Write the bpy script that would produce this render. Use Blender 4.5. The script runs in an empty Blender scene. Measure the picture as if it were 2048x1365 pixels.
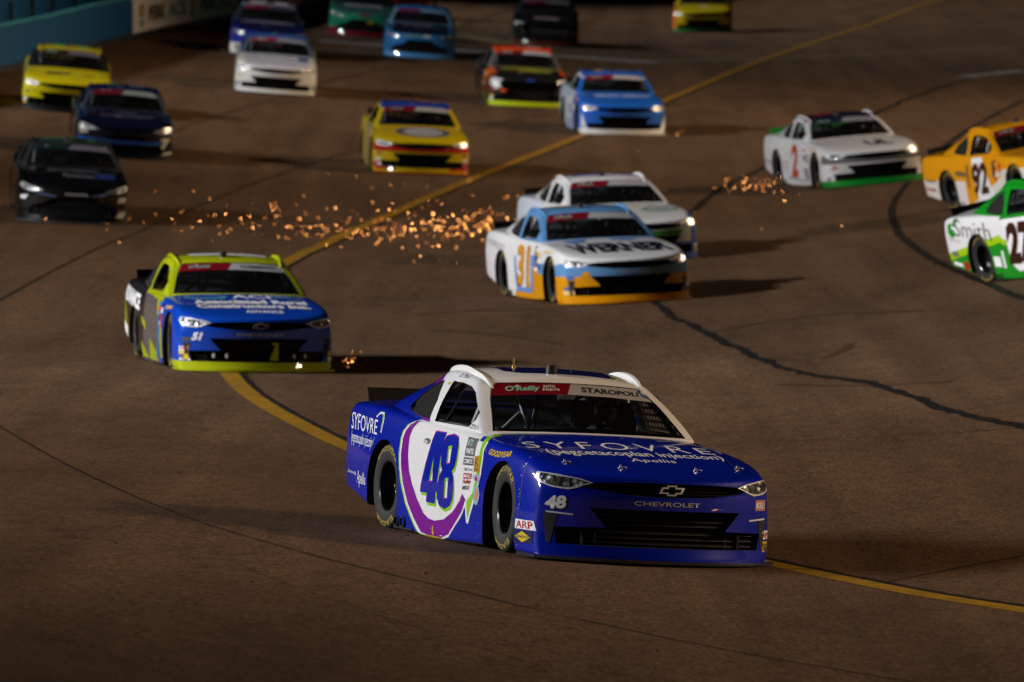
import bpy, bmesh, math, random
from mathutils import Vector, Matrix
from mathutils.bvhtree import BVHTree

# ------------------------------------------------------------------ camera, world, light, exposure
scene = bpy.context.scene
COL = scene.collection
R = math.radians

cam_data = bpy.data.cameras.new("camera")
cam = bpy.data.objects.new("camera", cam_data)
COL.objects.link(cam)
cam.location = (0.0, 0.0, 4.5)
cam.rotation_euler = (math.pi / 2 + math.atan(-0.047275), 0.0, 0.0)
cam_data.sensor_width = 36.0
cam_data.lens = 15780.0 / 2048.0 * 36.0
cam_data.clip_start = 1.0
cam_data.clip_end = 5000.0
cam_data.dof.use_dof = True
cam_data.dof.focus_distance = 60.5
cam_data.dof.aperture_fstop = 4.8
scene.camera = cam

world = bpy.data.worlds.new("World")
scene.world = world
world.use_nodes = True
wn = world.node_tree
wn.nodes.clear()
wo = wn.nodes.new("ShaderNodeOutputWorld")
wb = wn.nodes.new("ShaderNodeBackground")
ws = wn.nodes.new("ShaderNodeTexSky")
ws.sky_type = 'NISHITA'
ws.sun_disc = False
ws.sun_elevation = R(1.0)
ws.sun_rotation = R(200)
wb.inputs[1].default_value = 0.0015
wn.links.new(ws.outputs[0], wb.inputs[0])
wn.links.new(wb.outputs[0], wo.inputs[0])

# floodlights of the track: spot lamps on tall masts beside the racing surface
def flood(name, loc, target, watts, col, size_deg, radius, blend=0.8):
    d = bpy.data.lights.new(name, 'SPOT')
    d.energy = watts
    d.color = col
    d.spot_size = R(size_deg)
    d.spot_blend = blend
    d.shadow_soft_size = radius
    o = bpy.data.objects.new(name, d)
    o.location = loc
    o.rotation_euler = (Vector(target) - Vector(loc)).to_track_quat('-Z', 'Y').to_euler()
    COL.objects.link(o)
    return o

def mast(x, y, z, target, watts, col, size_deg, n=5, spread=5.0, radius=.8):
    """a floodlight mast row: lamp heads side by side"""
    d = (Vector(target) - Vector((x, y, z))); side = Vector((-d.y, d.x, 0)).normalized()
    for k in range(n):
        o = side * spread * (k - (n - 1) / 2)
        flood("floodlight", (x + o.x, y + o.y, z + .4 * (k % 2)), (target[0] + o.x, target[1] + o.y, target[2]), watts / n, col, size_deg, radius)

COOL = (1.0, 0.985, 0.97)
WARM = (1.0, 0.72, 0.45)
mast(-62, 70, 22, (9, 60, 0), 265000, COOL, 52, n=7, spread=7.0)
mast(-70, 92, 30, (16, 116, 0), 400000, COOL, 60)
mast(-68, 168, 32, (16, 196, 2), 270000, COOL, 62)
mast(-66, 280, 36, (8, 278, 3), 330000, COOL, 84)
mast(60, 58, 24, (9, 64, 0), 140000, WARM, 46)
mast(66, 175, 32, (6, 165, 1), 200000, WARM, 76)

scene.view_settings.view_transform = 'Standard'
scene.view_settings.look = 'None'
scene.view_settings.exposure = 0.0
scene.view_settings.gamma = 1.0
scene.render.engine = 'CYCLES'
scene.cycles.use_denoising = True
scene.cycles.max_bounces = 6
scene.cycles.transparent_max_bounces = 16
scene.cycles.caustics_reflective = False
scene.cycles.caustics_refractive = False

# ------------------------------------------------------------------ helpers
def tag(o, label=None, cat=None, group=None, kind=None):
    if label: o["label"] = label
    if cat: o["category"] = cat
    if group: o["group"] = group
    if kind: o["kind"] = kind
    return o

def link(name, mesh, parent=None):
    o = bpy.data.objects.new(name, mesh)
    COL.objects.link(o)
    if parent is not None:
        o.parent = parent
    return o

def new_mesh(name, verts, faces, smooth=False):
    m = bpy.data.meshes.new(name)
    m.from_pydata([tuple(v) for v in verts], [], [tuple(f) for f in faces])
    m.update()
    if smooth:
        m.polygons.foreach_set("use_smooth", [True] * len(m.polygons))
    return m

def bm_to_mesh(bm, name):
    m = bpy.data.meshes.new(name)
    bm.to_mesh(m)
    bm.free()
    return m

def smooth_angle(m, deg=35):
    m.polygons.foreach_set("use_smooth", [True] * len(m.polygons))
    m.set_sharp_from_angle(angle=R(deg))

def interp(xs, ys, x):
    if x <= xs[0]: return ys[0]
    for i in range(len(xs) - 1):
        if x <= xs[i + 1]:
            t = (x - xs[i]) / (xs[i + 1] - xs[i])
            return ys[i] + (ys[i + 1] - ys[i]) * t
    return ys[-1]

# ------------------------------------------------------------------ materials
def node_mat(name):
    m = bpy.data.materials.new(name)
    m.use_nodes = True
    return m, m.node_tree, m.node_tree.nodes["Principled BSDF"]

def ripple(nt, b, tc):
    """hand-laid vinyl over sheet metal: faint waves that break up the reflections"""
    n = nt.nodes.new("ShaderNodeTexNoise"); n.inputs["Scale"].default_value = 5.0; n.inputs["Detail"].default_value = 3.0
    nt.links.new(tc.outputs["Object"], n.inputs["Vector"])
    bp = nt.nodes.new("ShaderNodeBump"); bp.inputs["Strength"].default_value = .12; bp.inputs["Distance"].default_value = .02
    nt.links.new(n.outputs["Fac"], bp.inputs["Height"])
    nt.links.new(bp.outputs[0], b.inputs["Coat Normal"])

_paint = {}
def paint(rgb, rough=0.34, coat=1.0, metal=0.0, dirt=0.05):
    """car wrap: vinyl with clear gloss and a faint film of track dust"""
    key = (tuple(round(c, 4) for c in rgb), rough, coat, metal, dirt)
    if key in _paint: return _paint[key]
    m, nt, b = node_mat("car_paint")
    b.inputs["Roughness"].default_value = rough
    b.inputs["Metallic"].default_value = metal
    b.inputs["Coat Weight"].default_value = coat
    b.inputs["Coat Roughness"].default_value = 0.05
    b.inputs["Coat IOR"].default_value = 1.7
    b.inputs["Specular IOR Level"].default_value = 0.05
    tc = nt.nodes.new("ShaderNodeTexCoord")
    n = nt.nodes.new("ShaderNodeTexNoise")
    n.inputs["Scale"].default_value = 9.0
    n.inputs["Detail"].default_value = 8.0
    n.inputs["Roughness"].default_value = 0.7
    nt.links.new(tc.outputs["Object"], n.inputs["Vector"])
    r = nt.nodes.new("ShaderNodeMapRange")
    r.inputs[1].default_value = 0.5; r.inputs[2].default_value = 0.8
    r.inputs[3].default_value = 0.0; r.inputs[4].default_value = dirt
    nt.links.new(n.outputs["Fac"], r.inputs[0])
    mx = nt.nodes.new("ShaderNodeMixRGB")
    mx.inputs[1].default_value = (*rgb, 1)
    mx.inputs[2].default_value = (rgb[0] * .5 + .03, rgb[1] * .5 + .025, rgb[2] * .5 + .02, 1)
    nt.links.new(r.outputs[0], mx.inputs[0])
    chip = nt.nodes.new("ShaderNodeTexNoise"); chip.inputs["Scale"].default_value = 55.0; chip.inputs["Detail"].default_value = 2.0
    nt.links.new(tc.outputs["Object"], chip.inputs["Vector"])
    cr = nt.nodes.new("ShaderNodeMapRange"); cr.inputs[1].default_value = .73; cr.inputs[2].default_value = .76; cr.inputs[4].default_value = .75
    nt.links.new(chip.outputs["Fac"], cr.inputs[0])
    cm = nt.nodes.new("ShaderNodeMixRGB"); cm.inputs[2].default_value = (.03, .025, .02, 1)
    nt.links.new(cr.outputs[0], cm.inputs[0]); nt.links.new(mx.outputs[0], cm.inputs[1])
    nt.links.new(cm.outputs[0], b.inputs["Base Color"])
    n2 = nt.nodes.new("ShaderNodeTexNoise")
    n2.inputs["Scale"].default_value = 40.0
    nt.links.new(tc.outputs["Object"], n2.inputs["Vector"])
    r2 = nt.nodes.new("ShaderNodeMapRange")
    r2.inputs[3].default_value = max(rough - .08, .05); r2.inputs[4].default_value = rough + .12
    nt.links.new(n2.outputs["Fac"], r2.inputs[0])
    nt.links.new(r2.outputs[0], b.inputs["Roughness"])
    ripple(nt, b, tc)
    _paint[key] = m
    return m

_plain = {}
def plain(rgb, rough=0.6, metal=0.0, coat=0.0, spec=0.5):
    key = (tuple(rgb), rough, metal, coat, spec)
    if key in _plain: return _plain[key]
    m, nt, b = node_mat("surface")
    b.inputs["Base Color"].default_value = (*rgb, 1)
    b.inputs["Roughness"].default_value = rough
    b.inputs["Metallic"].default_value = metal
    b.inputs["Coat Weight"].default_value = coat
    b.inputs["Specular IOR Level"].default_value = spec
    tc = nt.nodes.new("ShaderNodeTexCoord")
    n = nt.nodes.new("ShaderNodeTexNoise")
    n.inputs["Scale"].default_value = 25.0
    n.inputs["Detail"].default_value = 5.0
    nt.links.new(tc.outputs["Object"], n.inputs["Vector"])
    mx = nt.nodes.new("ShaderNodeMixRGB")
    mx.inputs[1].default_value = (*[c * .8 for c in rgb], 1)
    mx.inputs[2].default_value = (*[min(c * 1.2, 1) for c in rgb], 1)
    nt.links.new(n.outputs["Fac"], mx.inputs[0])
    nt.links.new(mx.outputs[0], b.inputs["Base Color"])
    _plain[key] = m
    return m

def glass_mat(name, tint, refl_rough=0.03, dust=0.015):
    m = bpy.data.materials.new(name)
    m.use_nodes = True
    nt = m.node_tree
    nt.nodes.clear()
    out = nt.nodes.new("ShaderNodeOutputMaterial")
    tr = nt.nodes.new("ShaderNodeBsdfTransparent")
    tr.inputs[0].default_value = (*tint, 1)
    gl = nt.nodes.new("ShaderNodeBsdfGlossy")
    gl.inputs["Roughness"].default_value = refl_rough
    fr = nt.nodes.new("ShaderNodeFresnel")
    fr.inputs[0].default_value = 1.45
    mx = nt.nodes.new("ShaderNodeMixShader")
    nt.links.new(fr.outputs[0], mx.inputs[0])
    nt.links.new(tr.outputs[0], mx.inputs[1])
    nt.links.new(gl.outputs[0], mx.inputs[2])
    df = nt.nodes.new("ShaderNodeBsdfDiffuse"); df.inputs[0].default_value = (.5, .5, .5, 1)
    m2 = nt.nodes.new("ShaderNodeMixShader"); m2.inputs[0].default_value = dust
    nt.links.new(mx.outputs[0], m2.inputs[1]); nt.links.new(df.outputs[0], m2.inputs[2])
    nt.links.new(m2.outputs[0], out.inputs[0])
    return m

BLACK = plain((0.006, 0.006, 0.007), 0.55)
MATTE = plain((0.012, 0.012, 0.013), 0.75)
RUBBER = plain((0.010, 0.0095, 0.009), 0.75, 0, 0, .3)
RIM = plain((0.012, 0.012, 0.013), 0.22, 0.6, 0.6)
STEEL = plain((0.30, 0.31, 0.33), 0.35, 0.7)
CAGE = plain((0.42, 0.43, 0.46), 0.4)
GLASS = glass_mat("window_glass", (0.58, 0.62, 0.68), .02, .006)
YELLOW_LETTER = plain((0.27, 0.20, 0.03), 0.8)

# ------------------------------------------------------------------ ground height of the track (a smooth banked bowl)
G_E = [(0, 0), (0, 1), (0, 2), (0, 3), (0, 4), (1, 0), (1, 1), (1, 2), (1, 3), (1, 4), (2, 0), (2, 1), (2, 2), (2, 3), (3, 0), (3, 1), (3, 2)]
G_C = [-0.11193, 1.44605, 1.40282, -0.43593, -0.2219, -0.01533, -0.59642, -0.27064, 0.6356, -0.21238, 0.41122, -0.30295, -0.09183, 0.12777, 0.13963, -0.2794, 0.16383]
def _g0(x, y):
    x /= 8.0; y = (y - 140.0) / 80.0
    return sum(c * x ** i * y ** j for (i, j), c in zip(G_E, G_C))
def ground_z(x, y):
    yc = min(max(y, 52.0), 252.0)
    lim = 2.5 + yc * .045
    xc = min(max(x, -lim), lim)
    e = .01
    z = _g0(xc, yc)
    if x != xc: z += (_g0(xc + e, yc) - _g0(xc - e, yc)) / (2 * e) * (x - xc)
    if y != yc: z += (_g0(xc, yc + e) - _g0(xc, yc - e)) / (2 * e) * (y - yc)
    return z

# ------------------------------------------------------------------ the track
def asphalt_mat():
    m, nt, b = node_mat("asphalt")
    N, L = nt.nodes, nt.links
    tc = N.new("ShaderNodeTexCoord")
    def noise(scale, detail, rough=.6, vec=None):
        n = N.new("ShaderNodeTexNoise")
        n.inputs["Scale"].default_value = scale
        n.inputs["Detail"].default_value = detail
        n.inputs["Roughness"].default_value = rough
        L.new(vec if vec else tc.outputs["Object"], n.inputs["Vector"])
        return n.outputs["Fac"]
    def ramp(src, lo, hi, a, c):
        r = N.new("ShaderNodeMapRange")
        for i, v in zip((1, 2, 3, 4), (lo, hi, a, c)): r.inputs[i].default_value = v
        L.new(src, r.inputs[0]); return r.outputs[0]
    def mul(a, c):
        q = N.new("ShaderNodeMath"); q.operation = 'MULTIPLY'
        L.new(a, q.inputs[0]); L.new(c, q.inputs[1]); return q.outputs[0]
    mp = N.new("ShaderNodeMapping"); mp.inputs["Scale"].default_value = (1.0, .10, 1.0)
    mp.inputs["Rotation"].default_value = (0, 0, R(-4))
    L.new(tc.outputs["Object"], mp.inputs[0])
    def stretch(sx, sy, rot=0):
        q = N.new("ShaderNodeMapping"); q.inputs["Scale"].default_value = (sx, sy, 1.0); q.inputs["Rotation"].default_value = (0, 0, R(rot))
        L.new(tc.outputs["Object"], q.inputs[0]); return q.outputs[0]
    patches = ramp(noise(1, 6, .65, stretch(.55, .12)), .3, .7, .72, 1.22)
    lanes = ramp(noise(1, 4, .55, stretch(1.6, .035, -6)), .3, .7, .80, 1.14)      # rubber laid down along the racing line
    scuffs = ramp(noise(1, 5, .7, stretch(2.6, .8, 12)), .58, .75, 1.0, .62)       # dark scuffs
    grit = ramp(noise(1, 5, .85, stretch(26, 5)), .25, .75, .25, 1.75)
    coarse = mul(ramp(noise(1, 5, .7, stretch(7, 1.6)), .3, .7, .80, 1.2), scuffs)
    f = mul(mul(patches, lanes), mul(grit, coarse))
    mx = N.new("ShaderNodeMixRGB"); mx.blend_type = 'MULTIPLY'; mx.inputs[0].default_value = 1
    mx.inputs[1].default_value = (.090, .051, .028, 1)
    L.new(f, mx.inputs[2])
    L.new(mx.outputs[0], b.inputs["Base Color"])
    b.inputs["Roughness"].default_value = .82
    b.inputs["Specular IOR Level"].default_value = .06
    bp = N.new("ShaderNodeBump"); bp.inputs["Strength"].default_value = .5; bp.inputs["Distance"].default_value = .012
    L.new(noise(55, 4, .7), bp.inputs["Height"])
    L.new(bp.outputs[0], b.inputs["Normal"])
    return m
ASPHALT = asphalt_mat()

def frange(a, b, n): return [a + (b - a) * i / n for i in range(n + 1)]
gx = frange(-60, -14, 12)[:-1] + frange(-14, 16, 40)[:-1] + frange(16, 60, 12)
gy = frange(8, 40, 8)[:-1] + frange(40, 120, 80)[:-1] + frange(120, 300, 90)[:-1] + frange(300, 900, 30)
def far_z(x, y):
    if y > 330: return ground_z(x * .3, 330) + 0 * x
    xx = max(min(x, 22), -22)
    return ground_z(xx, y)
nx = len(gx)
gv = [(x, y, far_z(x, y)) for y in gy for x in gx]
gf = [(j * nx + i, j * nx + i + 1, (j + 1) * nx + i + 1, (j + 1) * nx + i) for j in range(len(gy) - 1) for i in range(nx - 1)]
track = link("track", new_mesh("track", gv, gf, True))
track.data.materials.append(ASPHALT)
tag(track, "brown asphalt surface of the banked racing track", kind="structure")

def smooth_line(pts, step=.35):
    """Catmull-Rom through the points, resampled"""
    out = []
    P = [Vector(p) for p in pts]
    P = [P[0] * 2 - P[1]] + P + [P[-1] * 2 - P[-2]]
    for i in range(1, len(P) - 2):
        p0, p1, p2, p3 = P[i - 1:i + 3]
        n = max(2, int((p2 - p1).length / step))
        for k in range(n):
            t = k / n
            out.append(.5 * ((2 * p1) + (p2 - p0) * t + (2 * p0 - 5 * p1 + 4 * p2 - p3) * t * t + (3 * p1 - p0 - 3 * p2 + p3) * t ** 3))
    out.append(P[-2])
    return out

def strip(name, pts, width, lift, mat, label, shift=0.0, wobble=0.0, seed=1, cols=2, parent=None):
    rng = random.Random(seed)
    L = smooth_line(pts)
    verts, faces = [], []
    wob = 0.0
    for i, p in enumerate(L):
        a = L[max(i - 1, 0)]; c = L[min(i + 1, len(L) - 1)]
        t = (c - a).normalized(); n = Vector((-t.y, t.x))
        wob = wob * .8 + rng.uniform(-1, 1) * wobble
        w = width * (1 + rng.uniform(-.35, .35) * (1 if wobble else 0))
        for k in range(cols + 1):
            q = p + n * (shift + wob + w * (k / cols - .5))
            verts.append((q.x, q.y, ground_z(q.x, q.y) + lift))
    for i in range(len(L) - 1):
        for k in range(cols):
            a = i * (cols + 1) + k
            faces.append((a, a + 1, a + cols + 2, a + cols + 1))
    o = link(name, new_mesh(name, verts, faces, True), parent)
    o.data.materials.append(mat)
    tag(o, label, kind="structure")
    return o

def worn_mat(rgb, under=(.10, .075, .055), wear=.5, scale=6.0, rough=.6):
    m, nt, b = node_mat("track_paint")
    tc = nt.nodes.new("ShaderNodeTexCoord")
    n = nt.nodes.new("ShaderNodeTexNoise"); n.inputs["Scale"].default_value = scale; n.inputs["Detail"].default_value = 8; n.inputs["Roughness"].default_value = .75
    nt.links.new(tc.outputs["Object"], n.inputs["Vector"])
    r = nt.nodes.new("ShaderNodeMapRange"); r.inputs[1].default_value = .45; r.inputs[2].default_value = .70; r.inputs[4].default_value = wear
    nt.links.new(n.outputs["Fac"], r.inputs[0])
    mx = nt.nodes.new("ShaderNodeMixRGB"); mx.inputs[1].default_value = (*rgb, 1); mx.inputs[2].default_value = (*under, 1)
    nt.links.new(r.outputs[0], mx.inputs[0]); nt.links.new(mx.outputs[0], b.inputs["Base Color"])
    b.inputs["Roughness"].default_value = rough
    b.inputs["Specular IOR Level"].default_value = .08
    return m
YELLOW_LINE = worn_mat((.27, .14, .008), (.06, .04, .025), wear=.85, scale=4.0)
TAR = worn_mat((.006, .006, .006), (.03, .02, .014), .5, rough=.8)
TAR_THIN = worn_mat((.010, .008, .006), (.045, .028, .017), .6, rough=.85)
SKID = worn_mat((.048, .028, .016), (.09, .049, .026), .9, 3.0)
WHITE_LINE = worn_mat((.30, .30, .31), (.09, .065, .045), wear=.8)
PALE_LINE = worn_mat((.22, .19, .10), wear=.8)
PATCH = worn_mat((.045, .028, .019), (.085, .048, .028), .9, 1.2)

YPTS = [(15.43,279.55),(12.97,267.15),(10.86,253.4),(8.6,235.7),(6.63,219.8),(5.21,207.45),(3.94,196.6),(2.53,184.6),(1.4,175.45),(0.54,168.55),(-0.25,162.25),(-0.98,156.05),(-1.65,149.8),(-2.26,143.5),(-2.83,137.65),(-3.17,133.7),(-3.49,130.0),(-3.79,124.85),(-3.98,117.5),(-3.92,108.8),(-3.72,101.8),(-3.48,96.4),(-3.23,92.75),(-2.99,89.95),(-2.62,86.25),(-2.22,82.75),(-1.89,79.9),(-1.59,77.55),(-1.05,73.65),(-0.32,69.3),(0.52,65.35),(1.29,62.4),(1.93,60.1),(2.49,58.2),(2.97,56.7),(3.58,55.15),(4.03,54.05),(4.6,52.6)]
strip("yellow_line", YPTS, .23, .005, YELLOW_LINE, "worn yellow boundary line painted along the inside of the track")
strip("tar_seam", YPTS, .075, .006, TAR, "black tar seam running beside the yellow line", shift=.16, wobble=.004)
strip("tar_seam", [(5.23,75.25),(5.01,77.15),(4.73,79.8),(4.49,82.7),(4.24,86.2),(3.94,89.3),(3.47,91.95),(3.2,94.3),(2.99,97.1),(2.87,99.3),(2.71,102.85),(2.54,106.4),(2.33,109.35),(2.15,112.85),(2.04,116.85),(2.11,124.9),(2.41,133.2),(3.02,141.85),(3.51,147.25),(4.15,153.9),(4.79,158.8),(5.59,164.55),(6.75,172.8),(8.06,182.8),(9.35,192.7),(10.49,200.45),(11.98,208.7)],
      .14, .007, TAR, "thick wavering black tar seam in front of the white and yellow car", wobble=.03, seed=4)
strip("tar_seam", [(6.88,96.35),(6.66,102.65),(6.56,107.75),(6.44,113.35),(6.36,117.2),(6.32,120.75),(6.32,125.3),(6.36,129.4),(6.49,134.05),(6.65,138.1),(6.92,142.65),(7.28,147.05),(7.83,153.3),(8.7,162.3),(9.78,172.2),(11.01,181.7),(12.5,192.65)],
      .13, .006, TAR, "black tar seam curving round behind the green car on the right", wobble=.004)
strip("tar_seam", [(-5.8,84.4),(-5.19,79.95),(-4.52,74.75),(-3.89,70.15),(-3.15,65.1),(-2.5,61.25),(-1.95,58.8),(-1.38,56.7),(-0.85,55.15),(-0.43,54.1),(0.09,52.65),(0.58,51.6),(1.05,50.65),(1.51,49.9),(2.1,49.05),(2.68,48.3)],
      .028, .006, TAR_THIN, "thin dark paving joint crossing the near left of the track", wobble=.003)
THIN = {
    "dark joint running off to the right near the bottom corner": [(2.74,57.95),(3.08,58.8),(3.51,59.75),(3.93,60.55),(4.25,61.15)],
    "dark joint crossing the right of the track behind the blue car": [(3.08,94.05),(4.04,94.3),(4.94,94.3),(6.05,93.2),(6.43,92.55)],
    "thin dark joint level with the hood of the blue car": [(2.07,78.4),(2.87,78.55),(3.85,78.25),(5.0,77.1)],
    "long dark joint slanting behind the lime and blue car": [(-7.52,111.5),(-7.42,114.35),(-7.16,122.35),(-6.79,130.05),(-6.43,134.5),(-6.01,140.6),(-5.39,148.2),(-4.6,156.45),(-3.94,162.0),(-3.22,167.05)],
    "dark joint beneath the white car far left": [(-7.57,165.1),(-7.09,171.15),(-6.47,177.8),(-5.63,185.4),(-4.73,194.25),(-3.88,201.55)],
    "dark joint ahead of the pale blue car": [(-4.76,195.5),(-3.42,204.65),(-1.74,221.0),(-0.36,238.1)],
    "short dark joint ahead of the black and lime car": [(-0.83,177.25),(0.3,184.15),(1.5,188.45)],
    "faint joint across the near foreground below the nearest car": [(-1.91, 54.4), (-1.55, 52.55), (-1.04, 50.45), (-0.7, 49.25), (-0.38, 48.25), (-0.07, 47.3), (0.19, 46.5)],
    "dark joint at the far end of the track": [(2.13,266.85),(4.42,308.4),(6.49,334.7)],
}
for k, (lab, pts) in enumerate(THIN.items()):
    strip("paving_joint", pts, .012 if pts[0][1] < 56 else .03 if pts[0][1] < 100 else .055, .005, TAR_THIN, lab, wobble=.004, seed=k)
for k, pts in enumerate(([(2.94,97.45),(3.37,95.75),(3.79,95.65),(4.1,97.05),(4.22,98.4)], [(2.84,105.2),(3.62,106.65),(4.55,106.2),(5.45,104.15)], [(0.69,103.3),(-0.09,106.2),(-1.05,108.05)],
                         [(-1.45,112.4),(-0.46,113.5),(0.55,113.75)], [(3.07,90.4),(3.8,88.75),(4.83,87.0)])):
    strip("skid_mark", pts, .16, .004, SKID, "faint dark tyre mark on the asphalt", wobble=.01, seed=20 + k)
strip("white_line", [(-5.37,220.8),(-3.84,220.9),(-2.3,221.15),(-0.34,220.7),(1.76,220.75),(3.98,219.55)], 1.2, .006, WHITE_LINE, "faded white line painted across the far track")
strip("white_line", [(-1.77,234.7),(-0.94,232.3),(0.09,229.45)], 1.2, .006, PALE_LINE, "faded white stub beside the far black car")
strip("pale_line", [(4.29,221.0),(6.78,224.6),(9.8,228.85),(12.87,231.75),(15.12,233.0),(16.69,233.9)], .22, .005, PALE_LINE, "thin pale line running to the right edge far away")
strip("white_dash", [(12.08,210.9),(12.66,212.1)], .6, .008, WHITE_LINE, "short white dash at the far right of the track")
strip("white_dash", [(12.79,212.4),(13.87,214.5)], .6, .008, WHITE_LINE, "longer white dash at the far right edge of the track")

# outer wall: blue barrier, pale sponsor board, dark fence behind
WB = [(-14.2,166),(-13.2,175),(-12.35,183.15),(-12.06,185.9),(-11.64,190.55),(-11.12,196.35),(-10.56,204.7),(-10.1,209.95),(-9.55,217.1),(-8.9,225.1),(-8.21,233.75),(-7.56,246.45),(-6.95,271.5),(-6.18,301.15),(-5.52,329.95)]
WALL_LINE = smooth_line(WB, 1.0)
WALL_BLUE = plain((.002, .060, .15), .5)
WALL_DARK = plain((.014, .013, .012), .7)
BOARD = plain((.75, .70, .64), .55)
def wall_ribbon(name, mat, z0, z1, off, thick, parent, y0=0, y1=1e9):
    pts = [p for p in WALL_LINE if y0 <= p.y <= y1]
    verts, faces = [], []
    for i, p in enumerate(pts):
        a = pts[max(i - 1, 0)]; c = pts[min(i + 1, len(pts) - 1)]
        t = (c - a).normalized(); n = Vector((-t.y, t.x))   # to the left, away from the track
        q0 = p + n * off; q1 = p + n * (off + thick)
        g = ground_z(p.x, p.y)
        for q, z in ((q0, z0), (q0, z1), (q1, z1), (q1, z0)):
            verts.append((q.x, q.y, g + z))
    n = len(pts)
    for i in range(n - 1):
        for k in range(4):
            a = i * 4 + k; c = i * 4 + (k + 1) % 4
            faces.append((a, c, c + 4, a + 4))
    faces += [(0, 1, 2, 3), ((n - 1) * 4 + 3, (n - 1) * 4 + 2, (n - 1) * 4 + 1, (n - 1) * 4)]
    o = link(name, new_mesh(name, verts, faces), parent)
    o.data.materials.append(mat)
    return o
wall = bpy.data.objects.new("barrier_wall", None); COL.objects.link(wall)
tag(wall, "teal blue outer barrier wall with a pale sponsor board behind the left cars", "wall")
wall_ribbon("wall_base", WALL_DARK, -.3, .17, .06, .5, wall)
wall_ribbon("wall_face", WALL_BLUE, .17, 1.08, 0, .5, wall)
board = wall_ribbon("sponsor_board", BOARD, .18, 1.13, -.03, .02, wall, 209.5, 236.5)
wall_ribbon("wall_cap", plain((.015, .12, .11), .5), 1.084, 1.11, .02, .3, wall)
fence = bpy.data.objects.new("catch_fence", None); COL.objects.link(fence)
tag(fence, "dark catch fence with posts standing behind the teal wall", "fence")
wall_ribbon("fence_kerb", WALL_BLUE, .0, 1.52, 1.5, .3, fence)
for i, p in enumerate(WALL_LINE[::4]):
    po = link("post", None if False else new_mesh("post", [(sx * .05, sy * .05, z) for z in (0, 5.5) for sx, sy in ((-1, -1), (1, -1), (1, 1), (-1, 1))],
              [(0, 1, 5, 4), (1, 2, 6, 5), (2, 3, 7, 6), (3, 0, 4, 7), (4, 5, 6, 7)]), fence)
    po.location = (p.x - 1.35, p.y, ground_z(p.x, p.y)); po.data.materials.append(WALL_DARK)
    if i > 60: break
for z in (1.9, 2.6, 3.3, 4.0, 4.7, 5.4):
    wall_ribbon("cable", WALL_DARK, z, z + .03, 1.3, .03, fence)

# crumbs of tyre rubber lying on the track
rng = random.Random(77)
verts, faces = [], []
spots = [(-0.97, 44.7), (0.31, 46.6), (-2.24, 48.75), (1.63, 54.1), (-0.61, 55.75), (2.38, 51.8), (-2.8, 55.6)] + [(rng.uniform(-6, 6), rng.uniform(44, 130)) for _ in range(160)]
for x, y in spots:
    r = rng.uniform(.006, .018); n = len(verts); a = rng.uniform(0, 6.28)
    g = ground_z(x, y)
    for k in range(5):
        q = a + k * 1.2566
        verts.append((x + r * rng.uniform(.5, 1.4) * math.cos(q), y + r * rng.uniform(.8, 2.5) * math.sin(q), g + .003))
    verts.append((x, y, g + r * .9))
    faces += [(n + k, n + (k + 1) % 5, n + 5) for k in range(5)]
crumbs = link("rubber_debris", new_mesh("rubber_debris", verts, faces)); crumbs.data.materials.append(plain((.012, .011, .01), .9))
tag(crumbs, "small black crumbs of tyre rubber strewn over the asphalt", kind="stuff")

# ------------------------------------------------------------------ stock car body
# car frame: x to the car's left, y to the rear (nose at -y), z up, origin on the ground between the axles
AXLE = 1.3335
ST = [  # yc, ys, W, zc, zs, zb
    (-2.38, -2.03, .92, .60, .61, 0.022),
    (-2.35, -2.00, .932, .63, .645, 0.022),
    (-2.20, -1.90, .952, .665, .69, 0.022),
    (-1.95, -1.76, .963, .715, .725, 0.025),
    (-1.60, -1.55, .968, .765, .76, 0.03),
    (-1.25, -1.25, .97, .815, .79, 0.03),
    (-0.90, -0.90, .965, .86, .82, 0.02),
    (-0.60, -0.60, .96, .88, .845, 0.01),
    (-0.20, -0.20, .955, .885, .865, 0.0),
    (0.30, 0.30, .955, .89, .88, 0.0),
    (0.80, 0.80, .96, .905, .895, 0.01),
    (1.20, 1.20, .97, .94, .92, 0.05),
    (1.55, 1.55, .97, .97, .94, .13),
    (1.90, 1.88, .96, .98, .945, .20),
    (2.22, 2.17, .945, .985, .945, .25),
    (2.41, 2.32, .93, .985, .94, .27),
    (2.46, 2.36, .92, .955, .915, .27),
]
UCOL = [-1, -.915, -.78, -.58, -.3, 0, .3, .58, .78, .915, 1]
WROW = [0, .07, .3, .55, .8, .93, 1]
SIDEP = [.985, .99, 1.0, 1.0, .985, .965, .935]
FRONTP = [-.06, -.045, .0, -.01, -.02, -.005, .03]
NU, NV, NW = len(UCOL), len(ST), len(WROW)

def body_pos(iu, iv, iw):
    yc, ys, W, zc, zs, zb = ST[iv]
    u = UCOL[iu]; a = abs(u); w = WROW[iw]
    y = yc + (ys - yc) * a ** 2.4
    ztop = zs + (zc - zs) * (1 - a * a) + .012 * (1 - a ** 4)
    if iv < 6 and a > .5:
        ztop += .012 * math.exp(-((a - .86) / .12) ** 2)
    z = zb + (ztop - zb) * w
    x = W * u * (1 + (SIDEP[iw] - 1) * a ** 3)
    if iv == 0: y += FRONTP[iw] * (1 - .4 * a)
    elif iv == 1 and iw < NW - 1: y += FRONTP[iw] * .6
    if iv == NV - 1: y += [-.06, -.05, -.02, 0, .01, .01, 0][iw]
    return (x, y, z)

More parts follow.
